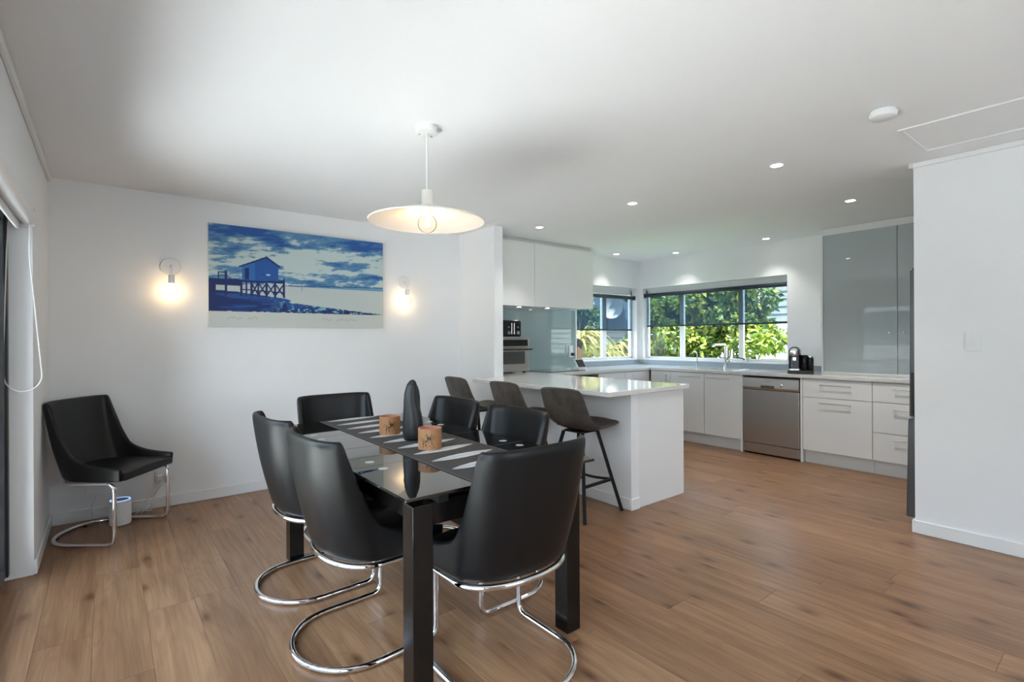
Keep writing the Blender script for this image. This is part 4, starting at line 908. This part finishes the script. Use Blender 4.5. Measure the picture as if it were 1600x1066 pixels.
# ------------------------------------------------------------------ small things near the corner chair, switches
sk2 = thing('smart_speaker', (.068, 4.472, 0), 'white cylindrical speaker with a blue light ring on the floor behind the corner chair', 'speaker')
MB().lathe([(.056, .001), (.062, .006), (.062, .160), (.058, .168)], (.068, 4.472, 0), 32).build('speaker_body', white_m, sk2)
MB().lathe([(.059, .1682), (.059, .1715), (.050, .1715), (.050, .1682)], (.068, 4.472, 0), 32, cap=False).build('light_ring', blue_m, sk2)
MB().cyl((.068, 4.472, .1682), .0495, .002, 32).build('speaker_top', grey_m, sk2)
def outlet(name, x, z, lab, plugs):
    o = thing(name, (x, YB, z - .04), lab, 'power outlet')
    box('plate', x - .058, x + .058, YB - .009, YB - .0005, z - .036, z + .036, white_m, o, .002)
    for dx in plugs: box('plug', x + dx - .018, x + dx + .018, YB - .045, YB - .009, z - .028, z + .010, white_m, o, .005)
    return o
ou1 = outlet('power_outlet', .335, .245, 'white double power outlet with plugs low on the picture wall', (-.028, .026))
ou2 = outlet('power_outlet', -.065, .20, 'white data outlet low on the picture wall in the room corner', ())
def wobble(pts, n=60, amp=.012, seed=1):
    P_ = np.array(pts, float); t = np.linspace(0, len(pts) - 1, n); q = np.stack([np.interp(t, range(len(pts)), P_[:, k]) for k in range(3)], 1)
    for k in range(3):
        if k < 2: q[:, k] += amp * np.sin(t * 3.1 + seed + k)
    ker = np.ones(5) / 5; z = np.stack([np.convolve(np.pad(q[:, k], 2, 'edge'), ker, 'valid') for k in range(3)], 1); z[:, 2] = np.maximum(z[:, 2], .0055); z[:, 1] = np.minimum(z[:, 1], YB - .022); return [tuple(p) for p in z]
MB().tube(wobble([(.31, YB - .05, .22), (.24, YB - .05, .10), (.20, YB - .06, .03), (.16, YB - .07, .006), (.20, YB - .10, .03), (.17, YB - .05, .05), (.16, 4.66, .006)]), .003, 6).build('power_cord', cord_m, sk2)
MB().tube(wobble([(.36, YB - .05, .22), (.27, YB - .06, .12), (.22, YB - .07, .02), (.26, YB - .09, .006), (.20, YB - .06, .02), (.245, YB - .05, .045), (.19, YB - .08, .010)], seed=4), .003, 6).build('power_cord', cord_m, ou1)
MB().tube(wobble([(-.065, YB - .024, .19), (-.08, YB - .03, .08), (-.09, YB - .06, .01), (-.05, YB - .045, .035), (-.03, YB - .035, .012), (-.06, YB - .04, .02), (-.01, YB - .05, .012), (.03, 4.64, .008)], seed=2), .003, 6).build('data_cord', cord_m, ou2)
sw = thing('light_switch', (XW, .68, 1.185), 'white light switch plate with three rockers on the hall wall', 'light switch')
box('plate', XW - .009, XW - .0005, .642, .718, 1.186, 1.304, white_m, sw, .003)
for z in (1.222, 1.246, 1.270):
    r = box('rocker', XW - .013, XW - .009, .670, .690, z - .009, z + .009, white_m, sw, .002)
po = thing('power_outlet', (NX0 + .02, 2.655, .225), 'white power outlet on the half wall below the peninsula worktop', 'power outlet')
box('plate', NX0 + .011, NX0 + .0195, 2.597, 2.713, .230, .352, white_m, po, .002)
for y in (2.63, 2.68): box('switch_rocker', NX0 + .0075, NX0 + .011, y - .01, y + .01, .315, .335, white_m, po, .001)

# ------------------------------------------------------------------ outdoors
MB().box(-12, 22, 5.6, 24, -.40, -.30).box(6.95, 22, -8, 5.6, -.40, -.30).build('ground_garden', grass_m, **st_)
dk = thing('floor_deck', (-2.0, 1.0, -.06), kind='structure')
for i in range(22): box('deck_board', XL - .17 - (i + 1) * .145, XL - .17 - i * .145 - .006, -4, 6, -.10, -.065, deck_m, dk)
MB().box(-12, XL - .17 - 22 * .145, -8, 5.6, -.45, -.35).build('ground_lawn', grass_m, **st_)
fe = thing('garden_fence', (-3.9, 1, -.35), 'grey board fence beyond the deck outside the sliding door', 'fence')
for i in range(60): box('fence_board', -3.93, -3.90, -4 + i * .17, -4 + i * .17 + .16, -.35, 1.0 + .0 * i, fence_m, fe)
def weather_house(name, x0, y0, y1, zt_, face, label, mat):
    h = thing(name, (x0, (y0 + y1) / 2, -.3), label, 'house')
    s_ = face
    box('wall_core', min(x0, x0 - s_ * 3), max(x0, x0 - s_ * 3), y0, y1, -.3, zt_, mat, h)
    n = int((zt_ + .3) / .16)
    for i in range(n):
        z = -.3 + i * .16
        MB().prism([(x0 + s_ * .001, z), (x0 + s_ * .032, z), (x0 + s_ * .012, z + .163), (x0 + s_ * .001, z + .163)], y0, y1).build('weatherboard', mat, h)
    return h
h1 = weather_house('neighbour_house', 11.2, -3, 5.35, 3.2, -1, 'white weatherboard house seen past the shrubs outside the sink window', board_m)
h2 = weather_house('neighbour_house', -8.0, -3, 9, 3.6, 1, 'white weatherboard house beyond the grey fence', board_m)
wn = MB().box(-8.05, -7.95, 4.6, 6.2, 1.0, 2.1).build('window', P('dark_pane', (.05, .06, .07), .1), h2)
for (a, b_, z0, z1) in ((4.55, 6.25, 2.1, 2.17), (4.55, 6.25, .93, 1.0), (4.55, 4.62, 1.0, 2.1), (6.18, 6.25, 1.0, 2.1)): box('window_trim', -7.96, -7.92, a, b_, z0, z1, board_m, wn)
nb = thing('garden_shed', (10.9, 9.6, -.3), 'dark navy shed wall behind the palm outside the corner window', 'shed')
box('shed_wall', 9.72, 11.9, 8.72, 10.4, -.3, 3.4, navy_m, nb)
box('shed_eave', 9.6, 12.1, 8.68, 10.5, 3.4, 3.52, board_m, nb)
sd = thing('satellite_dish', (9.90, 8.45, 1.75), 'pale round satellite dish on the navy shed', 'satellite dish', rz=-.80)
MB().lathe([(.001, .05), (.12, .035), (.22, .0), (.275, -.04), (.270, -.045), (.215, -.008), (.12, .025), (.001, .04)], (9.90, 8.45, 2.04), 36, 'y', cap=False).build('dish', P('dish_grey', (.20, .21, .22), .5), sd)
MB().tube([(9.90, 8.49, 2.04), (9.727, 8.66, 2.0)], .02, 10).build('bracket', blackmetal_m, sd)
def leaves(n, gen, size, aspect=.55):
    c = np.array([gen() for _ in range(n)]); L = size * rng.uniform(.7, 1.3, n)[:, None]
    d = rng.normal(size=(n, 3)); d[:, 2] -= .35; d /= np.linalg.norm(d, axis=1)[:, None]
    q = rng.normal(size=(n, 3)); q[:, 2] += 0; w = np.cross(d, q); w /= np.linalg.norm(w, axis=1)[:, None]; nn = np.cross(w, d)
    p0 = c; p1 = c + d * L * .45 + w * L * aspect * .5 + nn * L * .10; p2 = c + d * L; p3 = c + d * L * .45 - w * L * aspect * .5 + nn * L * .10; pm = c + d * L * .5
    v = np.stack([p0, p1, p2, p3, pm], 1).reshape(-1, 3); f = []
    for i in range(n): k = i * 5; f += [(k, k + 1, k + 4), (k + 1, k + 2, k + 4), (k + 4, k + 2, k + 3), (k, k + 4, k + 3)]
    m = MB(); m.v = v.tolist(); m.f = f; return m
def raw(m, name, mat, parent, kind=None):
    v = np.array(m.v) - np.array(root_of(parent).location); me = bpy.data.meshes.new(name); me.from_pydata(v.tolist(), [], m.f); me.update(); me.materials.append(mat)
    o = bpy.data.objects.new(name, me); C.objects.link(o); o.parent = parent
    if kind: o['kind'] = kind
    return o
def shrub(x, y, rx_, ry_, z0, z1, n, mat, label, size=.12, name='garden_shrub', group=None):
    s_ = thing(name, (x, y, -.3), label, 'tree' if 'tree' in name else 'shrub', group)
    bl = [(rng.uniform(-.65, .65) * rx_, rng.uniform(-.65, .65) * ry_, rng.uniform(.12, .88), rng.uniform(.28, .5)) for _ in range(14)]
    def gen():
        b0 = bl[rng.integers(len(bl))]; d = rng.normal(size=3); d /= np.linalg.norm(d); r = rng.uniform(.75, 1.0)
        return (x + b0[0] + d[0] * r * b0[3] * rx_, y + b0[1] + d[1] * r * b0[3] * ry_, z0 + b0[2] * (z1 - z0) + d[2] * r * b0[3] * .8 * min(rx_, (z1 - z0) / 2))
    raw(leaves(n, gen, size), 'foliage', mat, s_, 'stuff')
    for k in range(5):
        b0 = bl[k]; MB().tube([(x + .05 * k - .1, y, -.3), (x + b0[0] * .5, y + b0[1] * .5, (z0 + (z1 - z0) * b0[2]) * .5), (x + b0[0], y + b0[1], z0 + (z1 - z0) * b0[2])], .02, 6).build('stem', bark_m, s_)
shrub(8.45, 4.50, .70, .72, .15, 2.6, 4200, leafA_m, 'bright yellow-green shrub outside the sink window, beside the white house')
shrub(8.75, 5.40, .8, .75, .1, 2.9, 4600, leafA_m, 'tall lime green shrub in the middle of the view from the sink window')
shrub(9.0, 6.25, .62, .62, .1, 2.7, 4400, leafA_m, 'leafy green shrub outside the sink window near the room corner')
shrub(10.4, 6.9, 1.0, 1.1, .6, 4.6, 6500, leafB_m, 'dark green tree standing behind the lime shrub', .16, 'garden_tree')
shrub(10.0, 5.5, .9, .8, .9, 4.4, 6000, leafB_m, 'dark green tree partly hiding the white house', .16, 'garden_tree')
shrub(13.6, 8.2, 1.4, 1.4, .3, 5.0, 6500, leafB_m, 'broad dark tree far behind the shrubs, past the navy shed', .22, 'garden_tree')
shrub(7.5, 8.6, .7, .6, -.2, 1.5, 3400, leafA_m, 'low yellow-green shrub under the palm outside the back window', .11)
shrub(9.75, 7.75, .55, .5, -.2, 1.35, 2600, leafB_m, 'deep green shrub before the navy shed', .11)
shrub(8.5, 8.15, .62, .6, .3, 3.0, 4200, leafB_m, 'tall green tree behind the palm outside the back window', .15, 'garden_tree')
def palm(x, y, z, n, ln, label):
    p = thing('palm_tree', (x, y, -.3), label, 'palm')
    MB().tube([(x, y, -.3), (x + .02, y, z * .5), (x, y, z)], .07, 10).build('trunk', bark_m, p)
    for k in range(n):
        a = 2 * pi * k / n + rng.uniform(-.2, .2); el = rng.uniform(.15, 1.25); L = ln * rng.uniform(.75, 1.1); pts = []
        for t in np.linspace(0, 1, 9): pts.append(Vector((x + math.cos(a) * L * t * math.cos(el) * (1 - .15 * t), y + math.sin(a) * L * t * math.cos(el), z + L * (math.sin(el) * t - .85 * t * t))))
        side = Vector((-math.sin(a), math.cos(a), 0)); m = MB()
        for i, t in enumerate(np.linspace(0, 1, 9)):
            w = .026 * math.sin(pi * (.12 + .86 * t)); m.v += [tuple(pts[i] + side * w), tuple(pts[i] + Vector((0, 0, -.018))), tuple(pts[i] - side * w)]
        for i in range(8): m.f += [(i * 3, i * 3 + 1, i * 3 + 4, i * 3 + 3), (i * 3 + 1, i * 3 + 2, i * 3 + 5, i * 3 + 4)]
        raw(m, 'frond', leafC_m, p)
palm(7.25, 7.0, 1.15, 95, 1.35, 'yellow-green strap leaved palm outside the corner window')
palm(8.45, 7.15, .95, 80, 1.0, 'arching cabbage palm nearer the navy shed')
